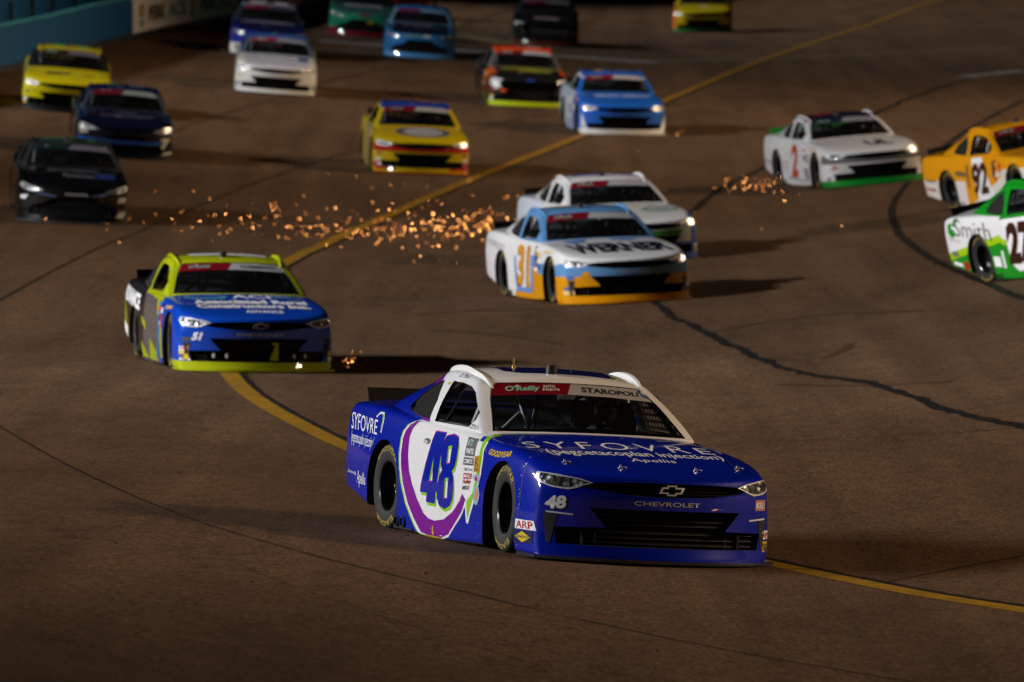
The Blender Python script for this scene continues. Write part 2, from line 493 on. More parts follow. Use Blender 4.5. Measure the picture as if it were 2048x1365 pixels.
def box_cage(pos, nu, nv, nw):
    idx, verts, faces = {}, [], []
    def V(i, j, k):
        key = (i, j, k)
        if key not in idx:
            idx[key] = len(verts); verts.append(pos(i, j, k))
        return idx[key]
    for i in range(nu - 1):
        for j in range(nv - 1):
            faces.append((V(i, j, nw - 1), V(i + 1, j, nw - 1), V(i + 1, j + 1, nw - 1), V(i, j + 1, nw - 1)))
            faces.append((V(i, j, 0), V(i, j + 1, 0), V(i + 1, j + 1, 0), V(i + 1, j, 0)))
        for k in range(nw - 1):
            faces.append((V(i, 0, k), V(i + 1, 0, k), V(i + 1, 0, k + 1), V(i, 0, k + 1)))
            faces.append((V(i, nv - 1, k), V(i, nv - 1, k + 1), V(i + 1, nv - 1, k + 1), V(i + 1, nv - 1, k)))
    for j in range(nv - 1):
        for k in range(nw - 1):
            faces.append((V(nu - 1, j, k), V(nu - 1, j + 1, k), V(nu - 1, j + 1, k + 1), V(nu - 1, j, k + 1)))
            faces.append((V(0, j, k), V(0, j, k + 1), V(0, j + 1, k + 1), V(0, j + 1, k)))
    return verts, faces

def apply_mods(obj):
    dg = bpy.context.evaluated_depsgraph_get()
    dg.update()
    m = bpy.data.meshes.new_from_object(obj.evaluated_get(dg))
    return m

def subsurf_mesh(name, verts, faces, levels=2):
    o = link(name, new_mesh(name, verts, faces))
    md = o.modifiers.new("s", 'SUBSURF'); md.levels = levels; md.render_levels = levels
    m = apply_mods(o)
    bpy.data.objects.remove(o)
    return m

def prism(poly, axis, lo, hi):
    """polygon swept along an axis; poly is 2-D: x-> (y,z), y-> (x,z), z-> (x,y)"""
    n = len(poly)
    def P(p, t):
        return {'x': (t, p[0], p[1]), 'y': (p[0], t, p[1]), 'z': (p[0], p[1], t)}[axis]
    verts = [P(p, lo) for p in poly] + [P(p, hi) for p in poly]
    faces = [tuple(range(n)), tuple(range(2 * n - 1, n - 1, -1))]
    for i in range(n):
        j = (i + 1) % n
        faces.append((i, i + n, j + n, j))
    bm = bmesh.new()
    m = new_mesh("cutter", verts, faces)
    bm.from_mesh(m)
    bmesh.ops.recalc_face_normals(bm, faces=bm.faces)
    bm.to_mesh(m); bm.free()
    return m

def boolean(mesh, cutters, op='DIFFERENCE', mats=None):
    """mesh boolean with one or more cutter meshes; returns a new mesh"""
    o = link("tmp_base", mesh)
    tmp = [o]
    for c in cutters:
        co = link("tmp_cut", c); tmp.append(co)
        md = o.modifiers.new("b", 'BOOLEAN')
        md.operation = op; md.solver = 'EXACT'; md.object = co
        md.material_mode = 'TRANSFER'
    m = apply_mods(o)
    for t in tmp: bpy.data.objects.remove(t)
    return m

def circle_poly(cy, cz, r, n=40):
    return [(cy + r * math.cos(2 * math.pi * i / n), cz + r * math.sin(2 * math.pi * i / n)) for i in range(n)]

Z_HOOD, Z_NOSE, Z_VALANCE, Z_FENDER, Z_DOOR, Z_QUARTER, Z_DECK, Z_BELT, Z_DARK = range(9)
ZONE_MATS = [bpy.data.materials.new('zone') for _ in range(8)] + [BLACK]

def assign_zones(m, sharp=35):
    bm = bmesh.new(); bm.from_mesh(m)
    for co, no in (((0, -.70, 0), (0, 1, 0)), ((0, .62, 0), (0, 1, 0)), ((0, 0, .125), (0, 0, 1)), ((0, -1.76, 0), (0, 1, 0)),
                   ((.76, 0, 0), (1, 0, 0)), ((-.76, 0, 0), (1, 0, 0)), ((0, 1.45, 0), (0, 1, 0)), ((0, -.58, 0), (0, 1, 0))):
        bmesh.ops.bisect_plane(bm, geom=bm.verts[:] + bm.edges[:] + bm.faces[:], dist=1e-5, plane_co=co, plane_no=no)
    for f in bm.faces:
        if f.material_index == Z_DARK: continue
        c = f.calc_center_median(); n = f.normal
        top = n.z > .5
        if n.z < -.6: z = Z_DARK
        elif top and c.y < -.70 and abs(c.x) < .76: z = Z_HOOD
        elif top and abs(c.x) < .76 and -.58 < c.y < 1.45: z = Z_DARK
        elif top and c.y > 1.45: z = Z_DECK
        elif n.z > .3 and c.z > .7 and abs(c.x) > .74 and -.70 < c.y < .62: z = Z_BELT
        elif c.z < .125 and c.y < -1.6: z = Z_VALANCE
        elif c.y < -1.76: z = Z_NOSE
        elif c.y < -.70: z = Z_FENDER
        elif c.y < .62: z = Z_DOOR
        else: z = Z_QUARTER
        f.material_index = z
    bm.to_mesh(m); bm.free()
    smooth_angle(m, sharp)

def mirror_poly(p):
    return [(-x, z) for x, z in reversed(p)]

LOWER_CHEVY = [(-.60, .405), (-.47, .262), (-.82, .25), (-.80, .125), (.80, .125), (.82, .25), (.47, .262), (.60, .405)]
UPPER_CHEVY = [(-.66, .590), (-.30, .604), (0, .607), (.30, .604), (.66, .590), (.62, .545), (.3, .508), (0, .50), (-.3, .508), (-.62, .545)]
LOWER_FORD = [(-.62, .60), (-.70, .50), (-.55, .30), (-.80, .25), (-.78, .125), (.78, .125), (.80, .25), (.55, .30), (.70, .50), (.62, .60)]
LOWER_TOYOTA = [(-.30, .47), (-.46, .36), (-.74, .27), (-.76, .125), (.76, .125), (.74, .27), (.46, .36), (.30, .47)]
ARCH = ((-1.325, .335, .350), (AXLE, .335, .362))

def make_body(style):
    verts, faces = box_cage(body_pos, NU, NV, NW)
    m = subsurf_mesh("body", verts, faces, 2)
    for mt in ZONE_MATS: m.materials.append(mt)
    cut = []
    for s in (-1, 1):
        for cy, cz, r in ARCH:
            arc = [p for p in circle_poly(cy, cz, r, 48) if p[1] >= cz - .001]
            arc = arc + [(cy - r * 1.0, -.2), (cy + r * 1.0, -.2)]
            cut.append(prism(arc, 'x', min(s * .58, s * 1.3), max(s * .58, s * 1.3)))
    if style == 'chevy':
        cut.append(prism(LOWER_CHEVY, 'y', -3, -2.02))
        cut.append(prism(UPPER_CHEVY, 'y', -3, -2.16))
    elif style == 'ford':
        cut.append(prism(LOWER_FORD, 'y', -3, -2.04))
    else:
        cut.append(prism(LOWER_TOYOTA, 'y', -3, -2.04))
    for c in cut:
        for mt in ZONE_MATS: c.materials.append(mt)
        c.polygons.foreach_set("material_index", [Z_DARK] * len(c.polygons))
    m2 = boolean(m, cut)
    assign_zones(m2)
    return m2, m

# greenhouse
GH_V = [0, .04, .16, .34, .52, .70, .86, .96, 1]
GH_W = [0, .08, .35, .65, .92, 1]
def gh_pos(iu, iv, iw):
    u = UCOL[iu]; a = abs(u); v = GH_V[iv]; w = GH_W[iw]
    yfb = -.80 + .17 * a ** 2.2; yrb = 1.80 - .10 * a ** 2
    yft = -.02 + .06 * a ** 2;  yrt = 1.0 - .06 * a ** 2
    xb = interp([0, .3, .7, 1], [.88, .90, .89, .80], v)
    xt = interp([0, .3, .7, 1], [.68, .70, .70, .63], v)
    zb = interp([0, .5, 1], [.84, .86, .94], v)
    zt = interp([0, .3, .7, 1], [1.235, 1.265, 1.26, 1.21], v)
    y = (yfb + (yrb - yfb) * v) * (1 - w) + (yft + (yrt - yft) * v) * w
    x = (xb * (1 - w) + xt * w + .03 * math.sin(math.pi * w)) * u
    z = zb + (zt - zb) * w
    if v in (0,): y -= .03 * math.sin(math.pi * w)
    if iw == len(GH_W) - 1 or True:
        z += (.05 * (1 - a ** 2.5) + .02 * math.sin(math.pi * min(max(v, 0), 1))) * w
    return (x, y, z)

def make_greenhouse_solid():
    verts, faces = box_cage(gh_pos, NU, len(GH_V), len(GH_W))
    return subsurf_mesh("greenhouse", verts, faces, 2)


BODY, BODY_SOLID = make_body('chevy')
BODY_FORD, _ = make_body('ford')
BODY_TOYOTA, _ = make_body('toyota')
BODIES = {'chevy': BODY, 'ford': BODY_FORD, 'toyota': BODY_TOYOTA}
GH = make_greenhouse_solid()

def tree_of(*meshes):
    vs, fs = [], []
    for m in meshes:
        n = len(vs)
        vs += [v.co.copy() for v in m.vertices]
        fs += [tuple(i + n for i in p.vertices) for p in m.polygons]
    return BVHTree.FromPolygons(vs, fs)
SKIN = tree_of(BODY_SOLID, GH)      # closed outer skin, for everything laid on it
GH_TREE = tree_of(GH)

WIN_FRONT = [(.405, 1.207), (.20, 1.203), (.04, 1.183), (-.10, 1.142), (-.38, 1.00), (-.41, .95), (-.345, .884), (.405, .89)]
WIN_QUARTER = [(.60, 1.205), (.72, 1.18), (.85, 1.13), (.98, 1.065), (1.10, .972), (1.06, .952), (.95, .93), (.75, .908), (.53, .898), (.515, 1.05)]
WINDSHIELD = [(-.785, .874), (-.4, .886), (0, .89), (.4, .886), (.785, .874), (.69, 1.095), (.625, 1.20), (.57, 1.222), (.3, 1.238), (0, 1.243), (-.3, 1.238), (-.57, 1.222), (-.625, 1.20), (-.69, 1.095)]
REARWIN = [(-.62, 1.0), (.62, 1.0), (.54, 1.18), (-.54, 1.18)]

def make_roof_shell():
    bm = bmesh.new(); bm.from_mesh(GH)
    dead = [f for f in bm.faces if f.normal.z < -.7 and f.calc_center_median().z < 1.0]
    bmesh.ops.delete(bm, geom=dead, context='FACES')
    o = link("tmp", bm_to_mesh(bm, "roof"))
    o.data.materials.clear()
    for mt in (bpy.data.materials.new('roof_top'), bpy.data.materials.new('roof_side'), MATTE): o.data.materials.append(mt)
    o.data.polygons.foreach_set("material_index", [0] * len(o.data.polygons))
    md = o.modifiers.new("s", 'SOLIDIFY'); md.thickness = .028; md.offset = -1; md.material_offset = 2; md.material_offset_rim = 2
    m = apply_mods(o); bpy.data.objects.remove(o)
    cut = [prism(WIN_FRONT, 'x', -1.3, 1.3), prism(WIN_QUARTER, 'x', -1.3, 1.3), prism(WINDSHIELD, 'y', -2, .12), prism(REARWIN, 'y', 1.02, 3)]
    for c in cut:
        for mt in m.materials: c.materials.append(mt)
        c.polygons.foreach_set("material_index", [2] * len(c.polygons))
    m = boolean(m, cut)
    bm = bmesh.new(); bm.from_mesh(m)
    for f in bm.faces:
        if f.material_index == 2: continue
        c = f.calc_center_median()
        f.material_index = 0 if (f.normal.z > .75 and c.z > 1.2) else 1
    bm.to_mesh(m); bm.free()
    smooth_angle(m, 40)
    return m
ROOF = make_roof_shell()

# ------------------------------------------------------------------ flat graphics laid on the curved skin
def fill_loops(loops):
    """2-D loops (even-odd filled) -> bmesh"""
    cu = bpy.data.curves.new("c", 'CURVE'); cu.dimensions = '2D'; cu.fill_mode = 'BOTH'
    for lp in loops:
        sp = cu.splines.new('POLY'); sp.points.add(len(lp) - 1)
        for p, q in zip(sp.points, lp): p.co = (q[0], q[1], 0, 1)
        sp.use_cyclic_u = True
    o = bpy.data.objects.new("c", cu)
    m = bpy.data.meshes.new_from_object(o)
    bm = bmesh.new(); bm.from_mesh(m)
    bpy.data.meshes.remove(m); bpy.data.objects.remove(o); bpy.data.curves.remove(cu)
    return bm

def text_bm(s, bold=0.0, space=1.0):
    cu = bpy.data.curves.new("t", 'FONT'); cu.body = s; cu.size = 1.0; cu.offset = bold; cu.resolution_u = 3; cu.space_character = space
    o = bpy.data.objects.new("t", cu)
    m = bpy.data.meshes.new_from_object(o)
    bm = bmesh.new(); bm.from_mesh(m)
    bpy.data.meshes.remove(m); bpy.data.objects.remove(o); bpy.data.curves.remove(cu)
    return bm

def to_quad(bm, quad):
    """map the bounding box of a flat bmesh onto a quad (bl, br, tr, tl)"""
    xs = [v.co.x for v in bm.verts]; ys = [v.co.y for v in bm.verts]
    x0, x1, y0, y1 = min(xs), max(xs), min(ys), max(ys)
    bl, br, tr, tl = [Vector(q) for q in quad]
    for v in bm.verts:
        u = (v.co.x - x0) / (x1 - x0); w = (v.co.y - y0) / (y1 - y0)
        p = (bl * (1 - u) + br * u) * (1 - w) + (tl * (1 - u) + tr * u) * w
        v.co = (p.x, p.y, 0)

def lay(bm, frame, lift, step=.06, tree=None, name="graphic", warp=None):
    """drop a flat bmesh onto the skin. frames: R right side (y,z), L left side (y,z), T top (x,y), F front (x,z)"""
    tree = tree or SKIN
    bmesh.ops.remove_doubles(bm, verts=bm.verts[:], dist=1e-6)
    xs = [v.co.x for v in bm.verts]; ys = [v.co.y for v in bm.verts]
    for ax, lo, hi in ((0, min(xs), max(xs)), (1, min(ys), max(ys))):
        k = math.floor(lo / step) + 1
        while k * step < hi:
            co = [0, 0, 0]; no = [0, 0, 0]; co[ax] = k * step; no[ax] = 1
            bmesh.ops.bisect_plane(bm, geom=bm.verts[:] + bm.edges[:] + bm.faces[:], dist=1e-6, plane_co=co, plane_no=no)
            k += 1
    bmesh.ops.triangulate(bm, faces=bm.faces[:])
    dead = []
    for v in bm.verts:
        a, c = v.co.x, v.co.y
        if warp: a, c = warp(a, c)
        o, d = {'R': ((-3, a, c), (1, 0, 0)), 'L': ((3, a, c), (-1, 0, 0)), 'T': ((a, c, 3), (0, 0, -1)), 'F': ((a, -4, c), (0, 1, 0)), 'B': ((a, 4, c), (0, -1, 0))}[frame]
        h, n, i, dist = tree.ray_cast(Vector(o), Vector(d))
        if h is None or (frame in 'RL' and abs(h.x) < .5) or (frame == 'F' and h.y > .3): dead.append(v); continue
        if n.dot(Vector(d)) > 0: n = -n
        v.co = h + n * lift
    if dead: bmesh.ops.delete(bm, geom=dead, context='VERTS')
    m = bm_to_mesh(bm, name)
    m.polygons.foreach_set("use_smooth", [True] * len(m.polygons))
    # make the faces look outward
    return m

def graphic(root, name, frame, mat, layer, loops=None, text=None, quad=None, bold=0.0, step=.06, tree=None, label=None, warp=None, space=1.0):
    bm = text_bm(text, bold, space) if text else fill_loops(loops)
    if not bm.faces:
        bm.free(); return None
    if quad: to_quad(bm, quad)
    m = lay(bm, frame, .0012 + .0011 * layer, step, tree, name, warp)
    o = link(name, m, root)
    m.materials.append(mat)
    if label: o["label"] = label
    return o

# ------------------------------------------------------------------ shared part meshes
def tube_bm(bm, pts, r, n=8):
    P = [Vector(p) for p in pts]
    rings = []
    for i, p in enumerate(P):
        t = (P[min(i + 1, len(P) - 1)] - P[max(i - 1, 0)]).normalized()
        up = Vector((0, 0, 1)) if abs(t.z) < .9 else Vector((1, 0, 0))
        a = t.cross(up).normalized(); b = t.cross(a).normalized()
        rings.append([bm.verts.new(p + a * r * math.cos(2 * math.pi * k / n) + b * r * math.sin(2 * math.pi * k / n)) for k in range(n)])
    for i in range(len(rings) - 1):
        for k in range(n):
            bm.faces.new((rings[i][k], rings[i][(k + 1) % n], rings[i + 1][(k + 1) % n], rings[i + 1][k]))
    bm.faces.new(rings[0][::-1]); bm.faces.new(rings[-1])

def lathe_bm(bm, prof, n=48, axis_x=True, mat=None):
    """profile of (radius, x) spun round the x axis"""
    rings = []
    for r, x in prof:
        rings.append([bm.verts.new((x, r * math.cos(2 * math.pi * k / n), r * math.sin(2 * math.pi * k / n))) for k in range(n)])
    for i in range(len(rings) - 1):
        for k in range(n):
            f = bm.faces.new((rings[i][k], rings[i][(k + 1) % n], rings[i + 1][(k + 1) % n], rings[i + 1][k]))
            if mat is not None: f.material_index = mat
    return rings

def box_bm(bm, lo, hi):
    v = [bm.verts.new((x, y, z)) for z in (lo[2], hi[2]) for y in (lo[1], hi[1]) for x in (lo[0], hi[0])]
    for f in ((0, 2, 3, 1), (4, 5, 7, 6), (0, 1, 5, 4), (2, 6, 7, 3), (0, 4, 6, 2), (1, 3, 7, 5)):
        bm.faces.new([v[i] for i in f])
    return v

def finish(bm, name, *mats, smooth=35):
    bmesh.ops.recalc_face_normals(bm, faces=bm.faces[:])
    m = bm_to_mesh(bm, name)
    for t in mats: m.materials.append(t)
    if smooth: smooth_angle(m, smooth)
    return m

# tyre: outer face towards -x
TYRE_R = .352
bm = bmesh.new()
lathe_bm(bm, [(.205, .13), (.235, .145), (.29, .15), (.33, .142), (.348, .12), (TYRE_R, .08), (TYRE_R, -.08), (.348, -.12), (.33, -.142), (.29, -.15), (.235, -.145), (.205, -.13)], 56)
TYRE = finish(bm, "tyre", RUBBER, smooth=50)
bm = bmesh.new()
lathe_bm(bm, [(.208, .135), (.205, .10), (.19, .06), (.19, -.06), (.205, -.10), (.212, -.128), (.208, -.137), (.198, -.13), (.19, -.09), (.18, -.03), (.165, -.012), (.10, .005), (.075, -.02), (.055, -.045), (.03, -.05), (.0005, -.05)], 48)
WHEEL = finish(bm, "wheel", RIM, smooth=40)
bm = bmesh.new()
ring0 = [bm.verts.new((.02, .014 * math.cos(q * math.pi / 3), .014 * math.sin(q * math.pi / 3))) for q in range(6)]
ring1 = [bm.verts.new((-.018, .013 * math.cos(q * math.pi / 3), .013 * math.sin(q * math.pi / 3))) for q in range(6)]
for q in range(6): bm.faces.new((ring0[q], ring0[(q + 1) % 6], ring1[(q + 1) % 6], ring1[q]))
bm.faces.new(ring1)
NUT = finish(bm, "lug_nut", YELLOW_LETTER)
def tyre_letters(word, a0, span):
    """yellow lettering set round the outer sidewall"""
    bm = text_bm(word, .02)
    xs = [v.co.x for v in bm.verts]; ys = [v.co.y for v in bm.verts]
    x0, x1, y0, y1 = min(xs), max(xs), min(ys), max(ys)
    for k in range(1, 30):
        bmesh.ops.bisect_plane(bm, geom=bm.verts[:] + bm.edges[:] + bm.faces[:], dist=1e-6, plane_co=(x0 + (x1 - x0) * k / 30, 0, 0), plane_no=(1, 0, 0))
    for v in bm.verts:
        u = (v.co.x - x0) / (x1 - x0); w = (v.co.y - y0) / (y1 - y0)
        ang = R(a0 + span * (.5 - u)); r = .288 + .042 * w
        v.co = (-.1535 + .01 * max(0, (r - .30) / .03), -r * math.cos(ang), r * math.sin(ang))
    return finish(bm, "tyre_lettering", YELLOW_LETTER, smooth=None)
TYRE_LETTERS = [tyre_letters("GOODYEAR", 90, 96), tyre_letters("EAGLE", 270, 76)]

# splitter: thin plate following the nose in plan
bm = bmesh.new()
sp_pts = []
for i in range(25):
    u = -1 + 2 * i / 24; a = abs(u)
    sp_pts.append((.955 * u, -2.475 + .37 * a ** 2.6))
sp_pts += [(.955, -1.72), (-.955, -1.72)]
SPLITTER = prism(sp_pts, 'z', .014, .036); SPLITTER.materials.append(plain((.02, .02, .022), .5)); bm.free()

# spoiler: upright black blade with end brackets
bm = bmesh.new()
n = 17
for z, dy in ((.955, 0), (1.105, .075)):
    pass
rows = []
for t in range(2):
    for z, dy in ((.95, 0.0), (1.065, .06)):
        rows.append([bm.verts.new((-.80 + 1.6 * i / (n - 1), 2.30 - .10 * abs(-1 + 2 * i / (n - 1)) ** 2.2 + dy + .012 * t, z)) for i in range(n)])
for i in range(n - 1):
    bm.faces.new((rows[0][i], rows[0][i + 1], rows[1][i + 1], rows[1][i]))
    bm.faces.new((rows[2][i], rows[3][i], rows[3][i + 1], rows[2][i + 1]))
    bm.faces.new((rows[1][i], rows[1][i + 1], rows[3][i + 1], rows[3][i]))
bm.faces.new((rows[0][0], rows[1][0], rows[3][0], rows[2][0])); bm.faces.new((rows[0][-1], rows[2][-1], rows[3][-1], rows[1][-1]))
SPOILER = finish(bm, "spoiler", plain((.003, .003, .003), .8, 0, 0, .1))

# roof rails: raised strips along both roof edges
def rail_mesh(s):
    bm = bmesh.new()
    prof = []
    for i in range(22):
        t = i / 21; y = -.10 + 1.05 * t
        x = s * interp([0, .3, .8, 1], [.615, .648, .645, .60], t)
        h, nrm, _, _ = GH_TREE.ray_cast(Vector((x, y, 3)), Vector((0, 0, -1)))
        up = .040 * math.sin(math.pi * min(1, t * 1.0)) ** .55 + .004
        prof.append((Vector((x, y, h.z - .01)), up))
    rings = []
    for p, up in prof:
        rings.append([bm.verts.new(p + Vector(q)) for q in ((s * -.014, 0, 0), (s * -.012, 0, up), (s * .010, 0, up + .006), (s * .022, 0, 0))])
    for i in range(len(rings) - 1):
        for k in range(3):
            bm.faces.new((rings[i][k], rings[i][k + 1], rings[i + 1][k + 1], rings[i + 1][k]))
    bm.faces.new(rings[0]); bm.faces.new(rings[-1][::-1])
    return finish(bm, "roof_rail", plain((.7, .7, .7)), smooth=30)
RAIL = {-1: rail_mesh(-1), 1: rail_mesh(1)}

# roof camera puck and aerials
bm = bmesh.new()
for z0, z1, r in ((1.30, 1.362, .045), (1.362, 1.368, .038)):
    ra = [bm.verts.new((-.06 + r * math.cos(2 * math.pi * k / 24), .12 + r * math.sin(2 * math.pi * k / 24), z0)) for k in range(24)]
    rb = [bm.verts.new((-.06 + r * math.cos(2 * math.pi * k / 24), .12 + r * math.sin(2 * math.pi * k / 24), z1)) for k in range(24)]
    for k in range(24): bm.faces.new((ra[k], ra[(k + 1) % 24], rb[(k + 1) % 24], rb[k]))
    bm.faces.new(rb)
PUCK = finish(bm, "roof_camera", plain((.015, .015, .016), .4), smooth=40)
bm = bmesh.new(); tube_bm(bm, [(-.25, .45, 1.30), (-.25, .45, 1.345), (-.25, .46, 1.40)], .006, 6); tube_bm(bm, [(-.25, .45, 1.31), (-.25, .45, 1.345)], .016, 8)
AERIAL_A = finish(bm, "antenna", plain((.35, .25, .08), .4, .5))
bm = bmesh.new(); tube_bm(bm, [(.25, .50, 1.30), (.25, .50, 1.36), (.25, .51, 1.41)], .005, 6); tube_bm(bm, [(.25, .5, 1.30), (.25, .5, 1.33)], .013, 8)
AERIAL_B = finish(bm, "antenna", plain((.02, .02, .02), .5))

# lower grille: slats, struts and ducts set back in the opening
bm = bmesh.new()
for z in (.15, .19, .23, .29, .325, .36):
    w = .76 if z < .25 else .50
    for i in range(12):
        x0 = -w + 2 * w * i / 12; x1 = -w + 2 * w * (i + 1) / 12
        f = lambda x: -2.27 + .25 * abs(x / .93) ** 2.4
        v = [bm.verts.new(q) for q in ((x0, f(x0), z), (x1, f(x1), z), (x1, f(x1) + .03, z + .012), (x0, f(x0) + .03, z + .012), (x0, f(x0), z - .006), (x1, f(x1), z - .006))]
        bm.faces.new((v[0], v[1], v[2], v[3])); bm.faces.new((v[4], v[5], v[1], v[0]))
for x in (-.62, -.52, -.30, .30, .52, .62):
    box_bm(bm, (x - .008, -2.20, .13), (x + .008, -2.10, .25))
LOWER_GRILLE = finish(bm, "lower_grille", plain((.004, .004, .0045), .5), smooth=None)
bm = bmesh.new()
for z in (.525, .545, .565, .585):
    for i in range(12):
        w = .50
        x0 = -w + 2 * w * i / 12; x1 = -w + 2 * w * (i + 1) / 12
        f = lambda x: -2.31 + .30 * abs(x / .93) ** 2.4
        v = [bm.verts.new(q) for q in ((x0, f(x0), z), (x1, f(x1), z), (x1, f(x1) + .02, z + .008), (x0, f(x0) + .02, z + .008))]
        bm.faces.new(v)
UPPER_GRILLE = finish(bm, "upper_grille", plain((.003, .003, .0035), .5), smooth=None)

# roll cage
bm = bmesh.new()
for s in (-1, 1):
    tube_bm(bm, [(s * .76, -.56, .84), (s * .70, -.32, 1.02), (s * .61, -.02, 1.205), (s * .60, .42, 1.235)], .021)
    tube_bm(bm, [(s * .78, .44, .6), (s * .77, .43, .9), (s * .66, .42, 1.18), (s * .60, .42, 1.235)], .022)
    tube_bm(bm, [(s * .58, .44, 1.22), (s * .56, 1.0, 1.08), (s * .52, 1.7, .9)], .021)
    tube_bm(bm, [(s * .80, -.5, .72), (s * .84, .0, .76), (s * .79, .44, .74)], .021)
tube_bm(bm, [(-.60, .42, 1.235), (.60, .42, 1.235)], .021)
tube_bm(bm, [(-.61, -.02, 1.205), (.61, -.02, 1.205)], .021)
tube_bm(bm, [(-.60, .43, 1.20), (.70, .45, .82)], .021)
tube_bm(bm, [(-.42, -.42, .86), (-.42, -.10, 1.20)], .021)
tube_bm(bm, [(-.40, -.44, .86), (-.22, -.06, 1.20)], .022)
tube_bm(bm, [(-.66, -.44, .86), (-.44, -.26, 1.0)], .021)
tube_bm(bm, [(-.74, -.50, .86), (-.18, -.56, .90), (.20, -.56, .90), (.74, -.50, .86)], .018)
tube_bm(bm, [(-.62, .30, .86), (-.60, .02, 1.19)], .020)
CAGE_MESH = finish(bm, "roll_cage", CAGE, smooth=50)
# seat with head surround, dashboard, steering wheel
bm = bmesh.new()
v = box_bm(bm, (.12, .30, .5), (.62, .42, 1.10))
box_bm(bm, (.10, .05, .92), (.16, .42, 1.10)); box_bm(bm, (.58, .05, .92), (.64, .42, 1.10))
bmesh.ops.bevel(bm, geom=bm.edges[:], offset=.02, segments=2, affect='EDGES')
SEAT = finish(bm, "seat", plain((.012, .012, .013), .6))
bm = bmesh.new()
box_bm(bm, (-.72, -.60, .80), (.72, -.38, .895)); bmesh.ops.bevel(bm, geom=bm.edges[:], offset=.025, segments=3, affect='EDGES')
DASH = finish(bm, "dashboard", plain((.01, .01, .011), .7))
bm = bmesh.new()
ring = [(.37 + .16 * math.cos(2 * math.pi * k / 24), -.20 + .04 * math.sin(2 * math.pi * k / 24), .93 + .155 * math.sin(2 * math.pi * k / 24)) for k in range(25)]
tube_bm(bm, ring, .014, 8); tube_bm(bm, [(.22, -.2, .93), (.52, -.2, .93)], .012, 6); tube_bm(bm, [(.37, -.2, .93), (.37, -.45, .88)], .02, 8)
STEER = finish(bm, "steering_wheel", plain((.006, .006, .006), .6))
# window net: woven straps in the driver's window
bm = bmesh.new()
for k in range(6):
    z = .905 + .05 * k
    for i in range(10):
        y0 = -.28 + .068 * i
        if -.30 + (z - .9) * 1.0 > y0 + .03: continue
        x = .868 - (z - .88) * .42
        f = [bm.verts.new(q) for q in ((x, y0, z), (x, y0 + .058, z), (x - .008, y0 + .058, z + .022), (x - .008, y0, z + .022))]
        bm.faces.new(f)
for i in range(10):
    y = -.28 + .068 * i; zt = min(1.18, .93 + max(.02, (y + .34) * .9))
    f = [bm.verts.new(q) for q in ((.866, y, .90), (.866, y + .02, .90), (.866 - (zt - .9) * .42, y + .02, zt), (.866 - (zt - .9) * .42, y, zt))]
    bm.faces.new(f)
NET = finish(bm, "window_net", plain((.05, .05, .055), .55), smooth=None)
# side exhaust
bm = bmesh.new()
for y in (.83, .97):
    for k, (ra, xa, xb) in enumerate(((.042, -.84, -.965),)):
        rr = []
        for x, r in ((xa, ra), (xb, ra), (xb, ra * .78), (xa, ra * .78)):
            rr.append([bm.verts.new((x, y + r * 1.25 * math.cos(2 * math.pi * q / 14), .085 + r * math.sin(2 * math.pi * q / 14))) for q in range(14)])
        for a in range(3):
            for q in range(14): bm.faces.new((rr[a][q], rr[a][(q + 1) % 14], rr[a + 1][(q + 1) % 14], rr[a + 1][q]))
box_bm(bm, (-.955, .62, .030), (-.80, 1.04, .042))
EXHAUST = finish(bm, "exhaust", plain((.035, .035, .037), .4, .6))

# glass
def pane(loops, frame, inset):
    return lay(fill_loops(loops), frame, -inset, .07, GH_TREE, "pane")
GLASS_FRONT = pane([WINDSHIELD], 'F', .010); GLASS_FRONT.materials.append(GLASS)
GLASS_REAR = pane([REARWIN], 'B', .012); GLASS_REAR.materials.append(GLASS)
HAZY = glass_mat("hazy_window", (.55, .57, .62), .08, .035)
_q = WIN_QUARTER
GLASS_QR = pane([_q], 'R', .012); GLASS_QR.materials.append(HAZY)
GLASS_QL = pane([_q], 'L', .012); GLASS_QL.materials.append(HAZY)
_qb = [(.60, 1.205), (.72, 1.18), (.85, 1.13), (.98, 1.065), (1.055, 1.01), (1.0, .985), (1.02, .955), (.98, .937), (.95, .93), (.75, .908), (.53, .898), (.515, 1.05)]
GLASS_QR_BROKEN = pane([_qb], 'R', .012); GLASS_QR_BROKEN.materials.append(HAZY)

# head lamps: lens with reflector pieces behind a bright outline
def lamp_mat():
    m, nt, b = node_mat("lamp_lens")
    tc = nt.nodes.new("ShaderNodeTexCoord")
    n = nt.nodes.new("ShaderNodeTexVoronoi"); n.inputs["Scale"].default_value = 16
    nt.links.new(tc.outputs["Object"], n.inputs["Vector"])
    r = nt.nodes.new("ShaderNodeValToRGB")
    r.color_ramp.elements[0].position = .15; r.color_ramp.elements[0].color = (.55, .57, .60, 1)
    r.color_ramp.elements[1].position = .42; r.color_ramp.elements[1].color = (.05, .05, .055, 1)
    nt.links.new(n.outputs["Distance"], r.inputs[0])
    nt.links.new(r.outputs[0], b.inputs["Base Color"])
    b.inputs["Metallic"].default_value = .4; b.inputs["Roughness"].default_value = .3
    b.inputs["Coat Weight"].default_value = 1.0; b.inputs["Coat Roughness"].default_value = .04
    bp = nt.nodes.new("ShaderNodeBump"); bp.inputs["Strength"].default_value = .9; bp.inputs["Distance"].default_value = .02
    nt.links.new(n.outputs["Distance"], bp.inputs["Height"]); nt.links.new(bp.outputs[0], b.inputs["Normal"])
    return m
LAMP = lamp_mat()
CHROME = plain((.50, .50, .51), .4, .1)
